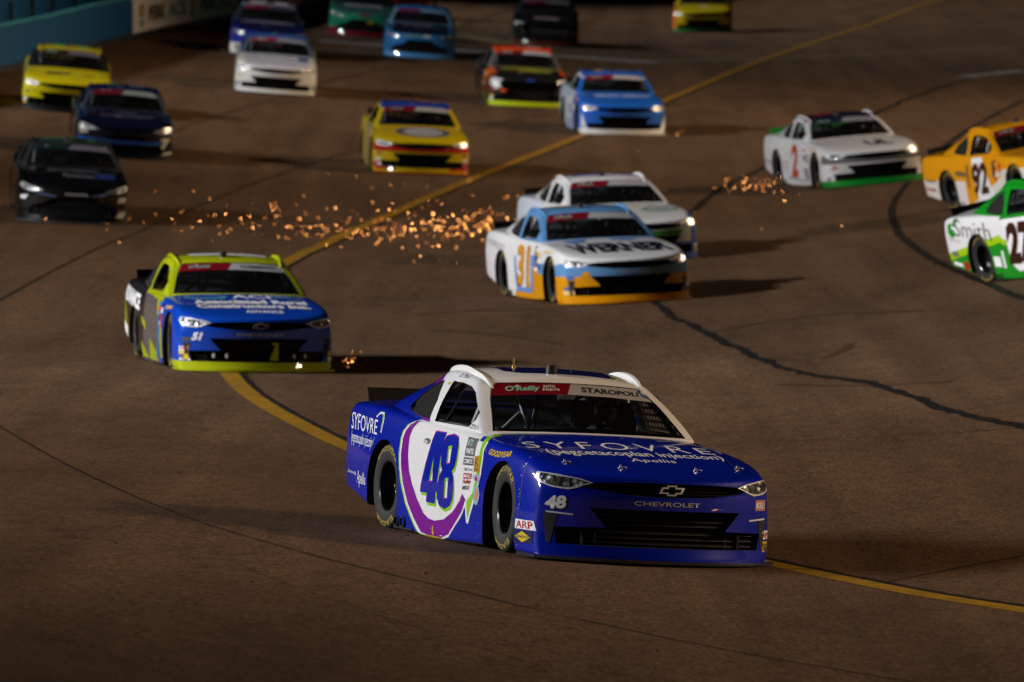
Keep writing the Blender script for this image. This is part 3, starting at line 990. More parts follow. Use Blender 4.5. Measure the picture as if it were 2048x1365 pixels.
LAMP_SHAPES = {
    'chevy': [(.575, .585), (.66, .612), (.80, .636), (.90, .642), (.918, .60), (.90, .565), (.84, .54), (.74, .528), (.68, .545), (.64, .565)],
    'ford': [(.62, .62), (.80, .655), (.90, .66), (.912, .60), (.86, .585), (.72, .585)],
    'toyota': [(.52, .55), (.70, .60), (.88, .66), (.912, .62), (.88, .57), (.74, .53)],
}
LAMPS, LAMP_RIMS, LAMP_BITS = {}, {}, {}
def ring_loops(lp, d):
    cx = sum(p[0] for p in lp) / len(lp); cz = sum(p[1] for p in lp) / len(lp)
    inner = []
    for p in lp:
        v = Vector((p[0] - cx, p[1] - cz)); l = v.length
        v *= max(0, (l - d) / l)
        inner.append((cx + v.x, cz + v.y))
    return [lp, inner]
for st, lp in LAMP_SHAPES.items():
    for s in (-1, 1):
        q = [(s * x, z) for x, z in lp]
        me = lay(fill_loops([q]), 'F', .003, .03, None, "headlight"); me.materials.append(LAMP); LAMPS[st, s] = me
        low = [p for p in q]
        rim = lay(fill_loops(ring_loops(q, .015)), 'F', .006, .03, None, "lamp_rim"); rim.materials.append(CHROME); LAMP_RIMS[st, s] = rim

BOWTIE = [[(-.105, -.022), (-.075, .022), (-.038, .022), (-.031, .036), (.045, .036), (.038, .022), (.105, .022), (.075, -.022), (.038, -.022), (.031, -.036), (-.045, -.036), (-.038, -.022)],
          [(-.080, -.012), (-.066, .012), (-.027, .012), (-.021, .026), (.032, .026), (.025, .012), (.080, .012), (.066, -.012), (.027, -.012), (.021, -.026), (-.032, -.026), (-.025, -.012)]]
def ellipse(cx, cy, rx, ry, n=28): return [(cx + rx * math.cos(2 * math.pi * k / n), cy + ry * math.sin(2 * math.pi * k / n)) for k in range(n)]

CAR_SCALE = 1.015
def place(root, x, y, yaw):
    f = Vector((math.sin(yaw), -math.cos(yaw)))
    l = Vector((math.cos(yaw), math.sin(yaw)))
    def g(a, b):
        p = Vector((x, y)) + f * a + l * b
        return Vector((p.x, p.y, ground_z(p.x, p.y)))
    fr, re = (g(AXLE, .8) + g(AXLE, -.8)) / 2, (g(-AXLE, .8) + g(-AXLE, -.8)) / 2
    le, ri = (g(AXLE, .8) + g(-AXLE, .8)) / 2, (g(AXLE, -.8) + g(-AXLE, -.8)) / 2
    Y = (re - fr).normalized(); X = (le - ri).normalized(); Z = X.cross(Y).normalized(); X = Y.cross(Z)
    M = Matrix((X, Y, Z)).transposed().to_4x4()
    M.translation = (fr + re + le + ri) / 4
    root.matrix_world = M @ Matrix.Scale(CAR_SCALE, 4)

def override(o, mats):
    for sl, mt in zip(o.material_slots, mats):
        if mt is not None:
            sl.link = 'OBJECT'; sl.material = mt

def P(c):
    return c if isinstance(c, bpy.types.Material) else paint(c)

def split_paint(base, *over):
    """paint with straight colour splits: each (rgb, (nx,ny,nz), d) covers where n.p > d in car space"""
    m, nt, b = node_mat("split_paint")
    tc = nt.nodes.new("ShaderNodeTexCoord")
    cur = None
    for rgb, n, d in over:
        dt = nt.nodes.new("ShaderNodeVectorMath"); dt.operation = 'DOT_PRODUCT'; dt.inputs[1].default_value = n
        nt.links.new(tc.outputs["Object"], dt.inputs[0])
        gt = nt.nodes.new("ShaderNodeMath"); gt.operation = 'GREATER_THAN'; gt.inputs[1].default_value = d
        nt.links.new(dt.outputs["Value"], gt.inputs[0])
        mx = nt.nodes.new("ShaderNodeMixRGB")
        nt.links.new(gt.outputs[0], mx.inputs[0])
        if cur is None: mx.inputs[1].default_value = (*base, 1)
        else: nt.links.new(cur, mx.inputs[1])
        mx.inputs[2].default_value = (*rgb, 1)
        cur = mx.outputs[0]
    nt.links.new(cur, b.inputs["Base Color"])
    b.inputs["Roughness"].default_value = .36; b.inputs["Specular IOR Level"].default_value = .05; b.inputs["Coat Weight"].default_value = 1.0; b.inputs["Coat Roughness"].default_value = .05; b.inputs["Coat IOR"].default_value = 1.7
    ripple(nt, b, tc)
    return m

WHITE = (.72, .72, .74)
def build_car(label, x, y, yaw, liv, style='chevy', detail=2, group="stock cars racing in the pack", steer=0.0, broken=False):
    """liv keys: body, hood, nose, val, fender, door, quarter, deck, belt, roof, pillar, rail, spoiler, banner (left,right)"""
    root = bpy.data.objects.new("race_car", None); COL.objects.link(root)
    tag(root, label, "race car", group)
    place(root, x, y, yaw)
    g = lambda k, d='body': P(liv.get(k, liv.get(d, liv['body'])))
    b = link("body", BODIES[style], root)
    override(b, [g('hood'), g('nose'), g('val', 'nose'), g('fender'), g('door'), g('quarter'), g('deck', 'quarter'), g('belt', 'door'), None])
    r = link("roof", ROOF, root)
    override(r, [g('roof'), g('pillar', 'roof'), None])
    link("windshield", GLASS_FRONT, root); link("rear_window", GLASS_REAR, root)
    link("quarter_window", GLASS_QR_BROKEN if broken else GLASS_QR, root); link("quarter_window", GLASS_QL, root)
    for s in (-1, 1):
        for ya in (-AXLE, AXLE):
            w = link("wheel", WHEEL, root)
            w.location = (s * .785, ya, .334); w.scale = (.96, .95, .95)
            rz = 0 if s == -1 else math.pi
            if ya < 0: rz += steer
            w.rotation_euler = (0, 0, rz)
            t = link("tyre", TYRE, w)
            if detail >= 1:
                for tl in TYRE_LETTERS: link("tyre_lettering", tl, w)
            if detail >= 2 and s == -1:
                for k in range(5):
                    ln = link("lug_nut", NUT, w); ln.location = (-.028, .085 * math.cos(k * 1.2566), .085 * math.sin(k * 1.2566))
        rl = link("roof_rail", RAIL[s], root); override(rl, [g('rail', 'roof')])
        hl = link("headlight", LAMPS[style, s], root)
        if detail >= 1: link("lamp_rim", LAMP_RIMS[style, s], hl)
    sp = link("spoiler", SPOILER, root)
    if 'spoiler' in liv: override(sp, [P(liv['spoiler'])])
    so = link("splitter", SPLITTER, root)
    if 'splitter' in liv: override(so, [P(liv['splitter'])])
    link("lower_grille", LOWER_GRILLE, root)
    if style == 'chevy': link("upper_grille", UPPER_GRILLE, root)
    link("roof_camera", PUCK, root)
    if detail >= 1:
        link("roll_cage", CAGE_MESH, root); link("seat", SEAT, root); link("dashboard", DASH, root); link("steering_wheel", STEER, root)
        link("window_net", NET, root); link("exhaust", EXHAUST, root)
    if detail >= 2:
        link("antenna", AERIAL_A, root); link("antenna", AERIAL_B, root)
    # windshield banner
    lc, rc = liv.get('banner', ((.17, .005, .012), (.36, .36, .38)))
    if lc:
        share(root, "windshield_banner", 'bl', lambda: fill_loops([[(-.66, 1.132), (-.3, 1.157), (-.055, 1.166), (.02, 1.243), (-.3, 1.236), (-.57, 1.220), (-.615, 1.20)]]), 'F', P(lc), GH_TREE)
    if rc:
        share(root, "windshield_banner", 'br', lambda: fill_loops([[(-.055, 1.166), (.3, 1.157), (.66, 1.132), (.615, 1.20), (.57, 1.220), (.3, 1.236), (.02, 1.243)]]), 'F', P(rc), GH_TREE)
    return root

_shared = {}
def share(root, name, key, make, frame, mat, tree=None, lift=-.006, step=.05):
    if key not in _shared:
        _shared[key] = lay(make(), frame, lift, step, tree, name)
        _shared[key].materials.append(plain((.5, .5, .5)))
    o = link(name, _shared[key], root)
    override(o, [mat])
    return o
# ------------------------------------------------------------------ the cars
def nose_at(sx, sy, deg):
    a = R(deg); d = 2.43 * CAR_SCALE
    return sx - math.sin(a) * d, sy + math.cos(a) * d, a
def rear_wheel_at(wx, wy, deg):
    a = R(deg); lx, ly = -.94 * CAR_SCALE, AXLE * CAR_SCALE
    return wx - (lx * math.cos(a) - ly * math.sin(a)), wy - (lx * math.sin(a) + ly * math.cos(a)), a

BLUE48 = (.0005, .011, .31)
W = paint((.74, .74, .77)); LET = paint((.70, .70, .73), coat=.3); GREY = plain((.42, .43, .46), .35, .3)
INK = plain((.012, .012, .016), .5); RED = paint((.38, .01, .012)); YEL = paint((.62, .42, .01)); LIME = paint((.22, .52, .012))
PURPLE = paint((.19, .006, .26)); MAGENTA = paint((.45, .02, .30)); NAVY = paint((.008, .012, .10))

def sticker(root, name, quad, frame, bg, items=(), layer=3, label=None):
    """small contingency decal: backing with print on it; items = (text, colour, (u0,v0,u1,v1))"""
    bl, br, tr, tl = [Vector(q) for q in quad]
    o = graphic(root, name, frame, bg, layer, loops=[[bl, br, tr, tl]], step=.08, label=label)
    def at(u, v): return tuple((bl * (1 - u) + br * u) * (1 - v) + (tl * (1 - u) + tr * u) * v)
    for t, c, (u0, v0, u1, v1) in items:
        q = graphic(root, "print", frame, c, layer + 1, text=t, quad=[at(u0, v0), at(u1, v0), at(u1, v1), at(u0, v1)], bold=.02, step=.08)
        if q is not None and o is not None: q.parent = o
    return o

# ---- number 48, nearest the camera
c48 = build_car("dark blue and white stock car with purple number 48 nearest the camera", 0.335, 61.35, .352,
                dict(body=BLUE48, belt=(.74, .74, .77), roof=(.74, .74, .77), pillar=split_paint((.74, .74, .77), ((.19, .006, .26), (0, .8, -.35), .10), (BLUE48, (0, .8, -.35), .24)),
                     rail=(.80, .80, .80), splitter=(.02, .02, .03)), steer=R(-4), broken=True, group=None)
D = lambda *a, **k: graphic(c48, *a, **k)
Q48 = 'R'
D("side_panel", Q48, LIME, 1, loops=[[(.70, .885), (.80, .868), (.895, .838), (.965, .79), (.992, .73), (.992, .60), (.96, .50), (.905, .385), (.78, .225), (.63, .105), (.50, 0.015), (.30, 0.012), (.30, .3), (.5, .8)]])
D("side_panel", Q48, W, 2, loops=[[(.69, .884), (.79, .862), (.88, .832), (.945, .785), (.970, .73), (.970, .60), (.938, .50), (.885, .395), (.76, .235), (.62, .12), (.50, 0.028), (.3, 0.012), (-.05, 0.012), (-.20, 0.035), (-.35, .125), (-.50, .215), (-.575, .29), (-.615, .172), (-.655, .165), (-.74, .285), (-.835, .43), (-.885, .55), (-.885, .68), (-.865, .73), (-.89, .79), (-.80, .842), (-.6, .866), (0, .872), (.5, .88)]])
D("purple_sweep", Q48, PURPLE, 3, loops=[[(.742, .872), (.84, .838), (.905, .79), (.937, .73), (.938, .60), (.905, .50), (.855, .40), (.72, .235), (.58, .13), (.42, 0.035), (.22, 0.016), (-.02, 0.020), (-.20, 0.055), (-.36, .155), (-.50, .245), (-.585, .344), (-.50, .385), (-.45, .33), (-.30, .235), (-.10, .165), (.118, .140), (.25, .15), (.36, .182), (.517, .285), (.64, .39), (.72, .48), (.78, .60), (.80, .74), (.77, .81), (.70, .862), (.652, .879)]])
D("green_sweep", Q48, LIME, 3, loops=[[(-.70, .853), (-.769, .831), (-.785, .79), (-.785, .73), (-.794, .66), (-.78, .53), (-.73, .40), (-.605, .335), (-.641, .196), (-.717, .315), (-.80, .43), (-.855, .54), (-.858, .68), (-.838, .738), (-.855, .785), (-.866, .817), (-.80, .845)]])
FOUR = [[(.256, .815), (.029, .816), (.083, .433), (.027, .433), (.028, .363), (.094, .363), (.11, .27), (.301, .273), (.288, .343), (.443, .341), (.429, .408)], [(.205, .64), (.268, .433), (.182, .433)]]
EIGHT = [[(.048, .669), (.049, .742), (-.01, .795), (-.145, .814), (-.259, .798), (-.298, .747), (-.304, .633), (-.28, .574), (-.225, .54), (-.27, .504), (-.298, .422), (-.285, .326), (-.225, .272), (-.11, .245), (.008, .265), (.057, .315), (.059, .427), (.034, .49), (-.018, .531), (.026, .567)],
         [(-.080, .723), (-.168, .731), (-.170, .594), (-.092, .586)], [(-.092, .479), (-.172, .487), (-.170, .325), (-.088, .321)]]
def shift(loops, dy, dz): return [[(y + dy, z + dz) for y, z in lp] for lp in loops]
for g_ in (FOUR, EIGHT):
    D("number_shadow", Q48, LIME, 4, loops=shift(g_, -.022, -.022))
    D("number_outline", Q48, MAGENTA, 5, loops=shift(g_, .008, .008))
    D("number", Q48, paint(BLUE48), 6, loops=g_)
D("sponsor_lettering", Q48, LET, 2, text="SYFOVRE", quad=[(2.21, .735), (1.53, .72), (1.56, .835), (2.27, .868)])
D("sponsor_lettering", Q48, LET, 2, text="(pegcetacoplan injection)", quad=[(2.17, .61), (1.66, .585), (1.55, .70), (2.19, .725)])
D("sponsor_lettering", Q48, LET, 2, text="Apellis", quad=[(1.97, .285), (1.73, .285), (1.73, .40), (1.95, .425)])
D("sponsor_lettering", Q48, LET, 2, text="Sponsored By:", quad=[(2.24, .385), (1.99, .372), (1.98, .402), (2.23, .42)])
D("swoosh", Q48, W, 2, loops=[[(1.62, .862), (1.55, .90), (1.47, .90), (1.42, .85), (1.43, .74), (1.45, .74), (1.445, .84), (1.48, .885), (1.55, .882), (1.60, .852)]])
D("swoosh", Q48, LIME, 3, loops=[[(1.46, .885), (1.435, .85), (1.44, .78), (1.452, .78), (1.455, .845), (1.48, .878)]])
sticker(c48, "contingency_decal", [(-.47, .672), (-.69, .677), (-.68, .81), (-.46, .815)], 'R', INK, [("AUTO", plain((.25, .45, .35)), (.1, .55, .6, .9)), ("PARTS", LET, (.12, .12, .85, .42))], 4)
sticker(c48, "contingency_decal", [(-.465, .603), (-.69, .609), (-.685, .665), (-.46, .662)], 'R', INK, [("COMETIC", LET, (.06, .2, .94, .8))], 4)
sticker(c48, "contingency_decal", [(-.49, .552), (-.69, .558), (-.69, .598), (-.48, .594)], 'R', LET, [("LINCOLN", INK, (.06, .2, .94, .8))], 4)
sticker(c48, "contingency_decal", [(-.50, .50), (-.68, .508), (-.69, .548), (-.50, .542)], 'R', RED, [("MAHLE", LET, (.08, .2, .92, .8))], 4)
D("contingency_decal", 'R', RED, 4, text="Holley", quad=[(-.50, .452), (-.68, .462), (-.68, .505), (-.50, .495)], bold=.02)
D("contingency_decal", 'R', INK, 4, text="MSD", quad=[(-.50, .415), (-.66, .425), (-.66, .456), (-.50, .446)], bold=.03)
sticker(c48, "contingency_decal", [(-.722, .561), (-.85, .567), (-.822, .69), (-.70, .684)], 'R', paint((.55, .28, .01)), [("K", INK, (.2, .35, .8, .9)), ("FUEL", INK, (.1, .08, .9, .26))], 5)
D("badge", 'R', paint((.30, .38, .55)), 5, loops=[ellipse(-.83, .395, .07, .075)])
D("badge", 'R', paint((.55, .25, .12)), 6, loops=[ellipse(-.83, .395, .035, .045)])
D("badge", 'R', paint((.35, .40, .60)), 5, loops=[[(-.70, .525), (-.76, .50), (-.82, .48), (-.87, .51), (-.90, .53), (-.82, .55), (-.76, .548)]])
D("badge", 'R', RED, 6, loops=[ellipse(-.80, .515, .025, .018, 12)])
D("tyre_brand_lettering", 'R', YEL, 2, text="GOODYEAR", quad=[(-.965, .718), (-1.44, .725), (-1.43, .768), (-1.0, .765)], bold=.03, warp=lambda a, c: (a, c - .02 * math.cos((a + 1.2) * 6)))
D("jack_arrow", 'R', YEL, 5, loops=[[(.155, .10), (.135, .10), (.135, .055), (.118, .055), (.145, .022), (.172, .055), (.155, .055)]])
D("skirt_edge", 'R', YEL, 5, loops=[[(.32, .012), (.30, .024), (-.0, .024), (-.02, .012)]])
D("door_handle", 'R', plain((.05, .05, .05), .4), 5, loops=[ellipse(.40, .735, .065, .022, 16)])
D("door_handle_plate", 'R', GREY, 6, loops=[ellipse(.43, .728, .055, .013, 14)])
sticker(c48, "nascar_decal", [(-.325, .872), (-.52, .868), (-.50, .905), (-.39, .925)], 'R', LET, [("NASCAR", INK, (.1, .5, .9, .85)), ("RACE CAR", INK, (.12, .12, .88, .42))], 3)
D("driver_lettering", 'R', NAVY, 2, text="D. Paul", quad=[(.36, 1.238), (.20, 1.236), (.18, 1.262), (.34, 1.266)])
sticker(c48, "pillar_badge", [(.492, 1.172), (.43, 1.172), (.42, 1.192), (.482, 1.192)], 'R', W, [], 2)
D("pillar_emblem", 'R', YEL, 4, loops=[[(.495, 1.178), (.48, 1.188), (.465, 1.188), (.465, 1.194), (.45, 1.194), (.45, 1.188), (.43, 1.188), (.44, 1.177), (.455, 1.177), (.455, 1.171), (.472, 1.171), (.472, 1.177)]])
# hood
HW = lambda a, c: (a, c + .10 * (a * a))
D("hood_lettering", 'T', LET, 2, text="SYFOVRE", quad=[(-.80, -1.43), (.72, -1.43), (.74, -1.15), (-.76, -1.15)], bold=-.006, space=1.35)
D("hood_lettering", 'T', LET, 2, text="(pegcetacoplan injection)", quad=[(-.70, -1.72), (.70, -1.70), (.72, -1.47), (-.70, -1.47)], bold=.01)
D("hood_lettering", 'T', LET, 2, text="Apellis", quad=[(-.13, -1.90), (.23, -1.90), (.25, -1.75), (-.11, -1.75)])
D("hood_swoosh", 'T', W, 2, loops=[[(.42, -.92), (.55, -.84), (.70, -.86), (.80, -1.0), (.82, -1.2), (.80, -1.35), (.785, -1.35), (.80, -1.18), (.77, -1.0), (.68, -.89), (.55, -.87), (.44, -.935)]])
D("hood_swoosh", 'T', LIME, 3, loops=[[(.50, -.90), (.57, -.885), (.67, -.91), (.75, -1.0), (.78, -1.15), (.765, -1.15), (.735, -1.02), (.66, -.925), (.57, -.90)]])
D("hood_swoosh", 'T', PURPLE, 3, loops=[[(.62, -.95), (.69, -1.0), (.735, -1.12), (.72, -1.12), (.68, -1.02), (.61, -.965)]])
D("hood_edge_stripe", 'T', LIME, 2, loops=[[(-.80, -.735), (-.6, -.765), (-.3, -.79), (-.3, -.775), (-.6, -.75), (-.78, -.715)]])
for x, y in ((-.69, -1.93), (-.30, -2.08), (.30, -2.08), (.69, -1.93)):
    pn = link("hood_pin", None, c48) if False else None
    bm = bmesh.new()
    h, n, _, _ = SKIN.ray_cast(Vector((x, y, 3)), Vector((0, 0, -1)))
    tube_bm(bm, [h, h + Vector((0, 0, .022))], .008, 8); tube_bm(bm, [h + Vector((0, 0, .016)), h + Vector((.035, -.008, .006)), h + Vector((.05, .0, .004))], .003, 6); tube_bm(bm, [h + Vector((0, 0, .0)), h + Vector((0, 0, .004))], .02, 12)
    link("hood_pin", finish(bm, "hood_pin", STEEL), c48)
# nose
D("maker_lettering", 'F', plain((.50, .52, .56), .3, .4), 2, text="CHEVROLET", quad=[(-.285, .438), (.235, .438), (.235, .470), (-.285, .470)], bold=.012)
def bowtie(root, mat, lift=.012):
    bm = fill_loops(BOWTIE)
    for v in bm.verts: v.co = (v.co.x, v.co.y + .553, 0)
    m = lay(bm, 'F', lift, .06, None, "emblem"); m.materials.append(mat); return link("emblem", m, root)
bowtie(c48, plain((.55, .55, .58), .3, .5))
D("nose_number", 'F', INK, 2, text="48", quad=[(-.872, .368), (-.742, .378), (-.735, .478), (-.862, .468)], bold=.06)
D("nose_number", 'F', paint((.75, .75, .72)), 3, text="48", quad=[(-.880, .376), (-.750, .386), (-.745, .484), (-.870, .474)], bold=.045)
VENT = plain((.002, .002, .002), .8)
def vents(root, mat=None, bar=None):
    mat = VENT
    for s in (-1, 1):
        graphic(root, "side_vent", 'F', mat, 2, loops=[[(s * .885, .352), (s * .80, .340), (s * .838, .13), (s * .862, .13)]], step=.05)
        if bar: graphic(root, "vent_trim", 'F', bar, 3, loops=[[(s * .870, .352), (s * .70, .340), (s * .70, .352), (s * .872, .364)]], step=.05)
vents(c48, INK, plain((.55, .55, .55), .4))
def arp(root, s=-1):
    q = [(s * .962, .17), (s * .90, .175), (s * .905, .245), (s * .958, .24)]
sticker(c48, "contingency_decal", [(-1.69, .205), (-2.03, .205), (-2.0, .275), (-1.70, .275)], 'R', LET, [("ARP", RED, (.07, .1, .93, .9))], 2)
o = sticker(c48, "contingency_decal", [(-1.67, .095), (-1.99, .105), (-1.99, .198), (-1.67, .198)], 'R', NAVY, [], 2)
D("contingency_decal", 'R', paint((.60, .45, .012)), 3, loops=[[(-1.69, .148), (-1.83, .108), (-1.97, .15), (-1.83, .19)]])
D("contingency_decal", 'R', INK, 4, text="SUNOCO", quad=[(-1.70, .137), (-1.96, .139), (-1.96, .160), (-1.70, .160)], bold=.03)
for (z0, z1, bg, tx, c) in ((.205, .27, LET, "ARP", RED), (.11, .19, paint((.55, .38, .01)), "SUNOCO", INK), (.42, .50, paint((.40, .20, .15)), "MOBIL 1", LET)):
    sticker(c48, "contingency_decal", [(.86, z0), (.925, z0), (.922, z1), (.86, z1)] if z0 < .4 else [(.76, z0), (.87, z0), (.87, z1), (.76, z1)], 'F', bg, [(tx, c, (.08, .2, .92, .8))], 2)
D("model_badge", 'F', LET, 2, loops=[[(.33, .418), (.365, .418), (.395, .432), (.36, .432)]]); D("model_badge", 'F', RED, 2, loops=[[(.365, .418), (.385, .418), (.415, .432), (.395, .432)]]); D("model_badge", 'F', paint((.02, .06, .4)), 2, loops=[[(.40, .42), (.44, .42), (.46, .432), (.42, .432)]])
# windshield and roof
SC = GH_TREE
D("banner_lettering", 'F', plain((.20, .42, .36), .5), -5, text="O'Reilly", quad=[(-.545, 1.158), (-.27, 1.178), (-.24, 1.222), (-.515, 1.206)], bold=.04, tree=SC)
D("banner_lettering", 'F', plain((.6, .6, .6), .5), -5, text="AUTO", quad=[(-.225, 1.206), (-.125, 1.21), (-.12, 1.228), (-.22, 1.225)], bold=.03, tree=SC)
D("banner_lettering", 'F', plain((.6, .6, .6), .5), -5, text="PARTS", quad=[(-.24, 1.184), (-.10, 1.19), (-.098, 1.204), (-.235, 1.20)], bold=.03, tree=SC)
D("banner_lettering", 'F', INK, -5, text="STAROPOLI", quad=[(.075, 1.185), (.565, 1.168), (.575, 1.198), (.09, 1.223)], bold=.03, tree=SC)
D("banner_edge", 'F', paint((.03, .10, .40)), -5, loops=[[(.60, 1.165), (.645, 1.152), (.60, 1.205), (.575, 1.212)]], tree=SC)
D("roof_panel", 'T', paint((.008, .010, .10)), 2, loops=[[(-.42, .22), (-.30, .12), (.40, .07), (.45, .14), (.45, .85), (-.42, .85)]], tree=SC)
D("roof_panel_edge", 'T', LIME, 3, loops=[[(.42, .068), (.455, .068), (.49, .16), (.455, .16)]], tree=SC)
# fine seams of hood, fender and door
SEAM = plain((.004, .004, .012), .6)
D("hood_seam", 'T', SEAM, 3, loops=[[(-.755, -.80), (-.748, -.80), (-.735, -1.30), (-.70, -1.75), (-.64, -2.02), (-.648, -2.02), (-.708, -1.75), (-.742, -1.30)]])
D("hood_seam", 'T', SEAM, 3, loops=[[(.755, -.80), (.748, -.80), (.735, -1.30), (.70, -1.75), (.64, -2.02), (.648, -2.02), (.708, -1.75), (.742, -1.30)]])
D("fender_seam", 'R', SEAM, 1, loops=[[(-1.755, .70), (-1.762, .70), (-1.762, .06), (-1.755, .06)]])
rv = random.Random(5)
for k in range(26):
    y = rv.choice((-1.76, -1.74, -.92, -.90, 1.72, rv.uniform(-.9, .9))); z = rv.uniform(.08, .75)
    if abs(y) < .9: z = rv.choice((.10, .075, .83))
    D("rivet", 'R', plain((.35, .35, .36), .4, .5), 7, loops=[ellipse(y, z, .006, .005, 8)])

# ---- the other cars
def hood_text(root, s, mat, x0, x1, y0, y1, bold=.02, slant=0.0):
    return graphic(root, "hood_lettering", 'T', mat, 2, text=s, quad=[(x0, y0), (x1, y0 + slant), (x1, y1 + slant), (x0, y1)], bold=bold, step=.08)
def maker(root, mat=None, txt="CHEVROLET"):
    graphic(root, "maker_lettering", 'F', mat or plain((.45, .46, .5), .3, .4), 2, text=txt, quad=[(-.285, .438), (.285, .438), (.285, .472), (-.285, .472)], bold=.012, step=.08)
def side_number(root, s, mats, y0, y1, z0, z1, bold=.05, slant=.06):
    for k, (dm, dy, dz) in enumerate(mats):
        graphic(root, "number", 'R', dm, 5 + k, text=s, quad=[(y0 + slant + dy, z0 + dz), (y1 + slant + dy, z0 + dz), (y1 + dy, z1 + dz), (y0 + dy, z1 + dz)], bold=bold, step=.1)
def poly(root, name, frame, mat, layer, *loops, ring=False, **k):
    for lp in ([list(loops)] if ring else [[q] for q in loops]):
        graphic(root, name, frame, mat, layer, loops=lp, step=.07, **k)

RED2 = plain((.42, .015, .012), .5); YEL2 = plain((.55, .36, .01), .5); WHT2 = plain((.62, .62, .62), .5); BLK2 = plain((.012, .012, .014), .5); BLU2 = plain((.02, .07, .35), .5)
def quad2(x0, x1, z0, z1): return fill_loops([[(x0, z0), (x1, z0), (x1, z1), (x0, z1)]])
def stickers(root, seed):
    """the usual contingency stickers: three on each nose corner, a column ahead of the door, names on the pillar"""
    rg = random.Random(seed)
    cols = [RED2, YEL2, WHT2, BLK2, BLU2, WHT2]
    k = 0
    for s_ in (-1, 1):
        for z0, z1, w in ((.205, .255, .075), (.135, .19, .06), (.36, .41, .09)):
            xa, xb = sorted((s_ * .925, s_ * (.925 - w)))
            if z0 > .3: xa, xb = sorted((s_ * .90, s_ * (.90 - w)))
            share(root, "contingency_decal", ('ns', s_, z0), lambda: quad2(xa, xb, z0, z1), 'F', cols[rg.randrange(6)], None, .003, .05)
    for i in range(6):
        z0 = .44 + .058 * i
        share(root, "contingency_decal", ('cs', i), lambda: quad2(-.70, -.53, z0, z0 + .045), 'R', cols[rg.randrange(6)], None, .0042, .08)
    for i in range(3):
        share(root, "contingency_decal", ('cf', i), lambda: quad2(-.86, -.76, .46 + .09 * i, .53 + .09 * i), 'R', cols[rg.randrange(6)], None, .0042, .08)
    share(root, "tyre_brand_lettering", 'gy', lambda: (lambda bm: (to_quad(bm, [(-1.02, .70), (-1.46, .715), (-1.45, .755), (-1.03, .75)]), bm)[1])(text_bm("GOODYEAR", .03)), 'R', YEL2, None, .003, .1)
    share(root, "banner_lettering", 'br1', lambda: (lambda bm: (to_quad(bm, [(-.545, 1.158), (-.27, 1.178), (-.24, 1.222), (-.515, 1.206)]), bm)[1])(text_bm("O'Reilly", .03)), 'F', plain((.16, .30, .26), .5), GH_TREE, -.004, .1)

BLUE51 = (.003, .045, .38); LIM51 = (.33, .38, .006); LM = paint(LIM51); BK = paint((.012, .012, .014)); LB = paint((.10, .26, .55))
x, y, a = nose_at(-3.05, 95.6, 11.4)
c51 = build_car("royal blue and lime stock car numbered 51 left of the nearest car", x, y, a,
                dict(body=BLUE51, val=LIM51, door=(.10, .09, .09), quarter=(.014, .014, .016), belt=LIM51, roof=LIM51, pillar=split_paint(LIM51, ((.014, .014, .016), (0, 1, 0), .62)), rail=LIM51, splitter=LIM51), detail=1, steer=R(-3))
poly(c51, "side_flash", 'R', LM, 2, [(2.25, .80), (2.30, .35), (1.80, .22), (1.85, .40)], ); poly(c51, "side_flash", 'R', plain((.5, .5, .5)), 3, [(2.3, .45), (2.3, .32), (1.85, .24), (1.86, .36)])
poly(c51, "side_flash", 'R', LM, 2, [(.78, .55), (.45, .48), (.40, .38), (.70, .46)], [(.75, .25), (.3, .10), (.1, .06), (.6, .05)])
poly(c51, "side_flash", 'R', LM, 2, [(-.30, .85), (-.55, .85), (-.60, .60), (-.80, .10), (-.95, .10), (-.90, .45), (-.65, .55), (-.40, .62)])
poly(c51, "side_flash", 'R', paint((.02, .16, .45)), 3, [(-.50, .60), (-.62, .58), (-.75, .42), (-.62, .12), (-.45, .06), (-.55, .35)])
poly(c51, "side_flash", 'R', LM, 2, [(.10, .30), (-.40, .18), (-.62, .05), (.05, .05)])
graphic(c51, "side_lettering", 'R', LET, 3, text="ADVANCE", quad=[(2.28, .70), (.95, .60), (.95, .80), (2.25, .90)], bold=.04, step=.09)
for t, y0, y1 in (("Associated Rural", -1.50, -1.24), ("Constructors Inc.", -1.78, -1.54)):
    hood_text(c51, t, INK, -.66, .72, y0 - .02, y1 - .02, .07); graphic(c51, "hood_lettering", 'T', LET, 3, text=t, quad=[(-.66, y0), (.72, y0), (.72, y1), (-.66, y1)], bold=.04, step=.08)
hood_text(c51, "ADVANCE", LET, -.12, .34, -2.06, -1.92); poly(c51, "hood_emblem", 'T', paint((.10, .32, .50)), 2, [(-.68, -.85), (-.35, -.80), (-.18, -1.0), (-.25, -1.16), (-.62, -1.18), (-.74, -1.0)], ); poly(c51, "hood_emblem", 'T', paint((.02, .08, .45)), 3, ellipse(-.46, -.96, .2, .1))
poly(c51, "hood_emblem", 'T', paint((.18, .30, .50)), 2, [(.36, -.80), (.62, -.85), (.60, -1.0), (.42, -1.05), (.32, -.95)]); hood_text(c51, "ACI", LET, -.14, .34, -1.12, -.86)
maker(c51); bowtie(c51, plain((.3, .3, .33), .3, .5)); vents(c51, INK)
graphic(c51, "nose_number", 'F', LET, 3, text="51", quad=[(-.80, .375), (-.70, .375), (-.67, .47), (-.77, .47)], bold=.05, step=.06)
sticker(c51, "contingency_decal", [(-.92, .24), (-.82, .24), (-.83, .30), (-.925, .30)], 'F', LET, [("ARP", RED, (.1, .35, .9, .9))], 2)
poly(c51, "contingency_decal", 'F', YEL, 3, ellipse(-.85, .175, .03, .035, 12)); poly(c51, "contingency_decal", 'F', LET, 2, [(-.92, .135), (-.80, .132), (-.81, .155), (-.92, .16)])
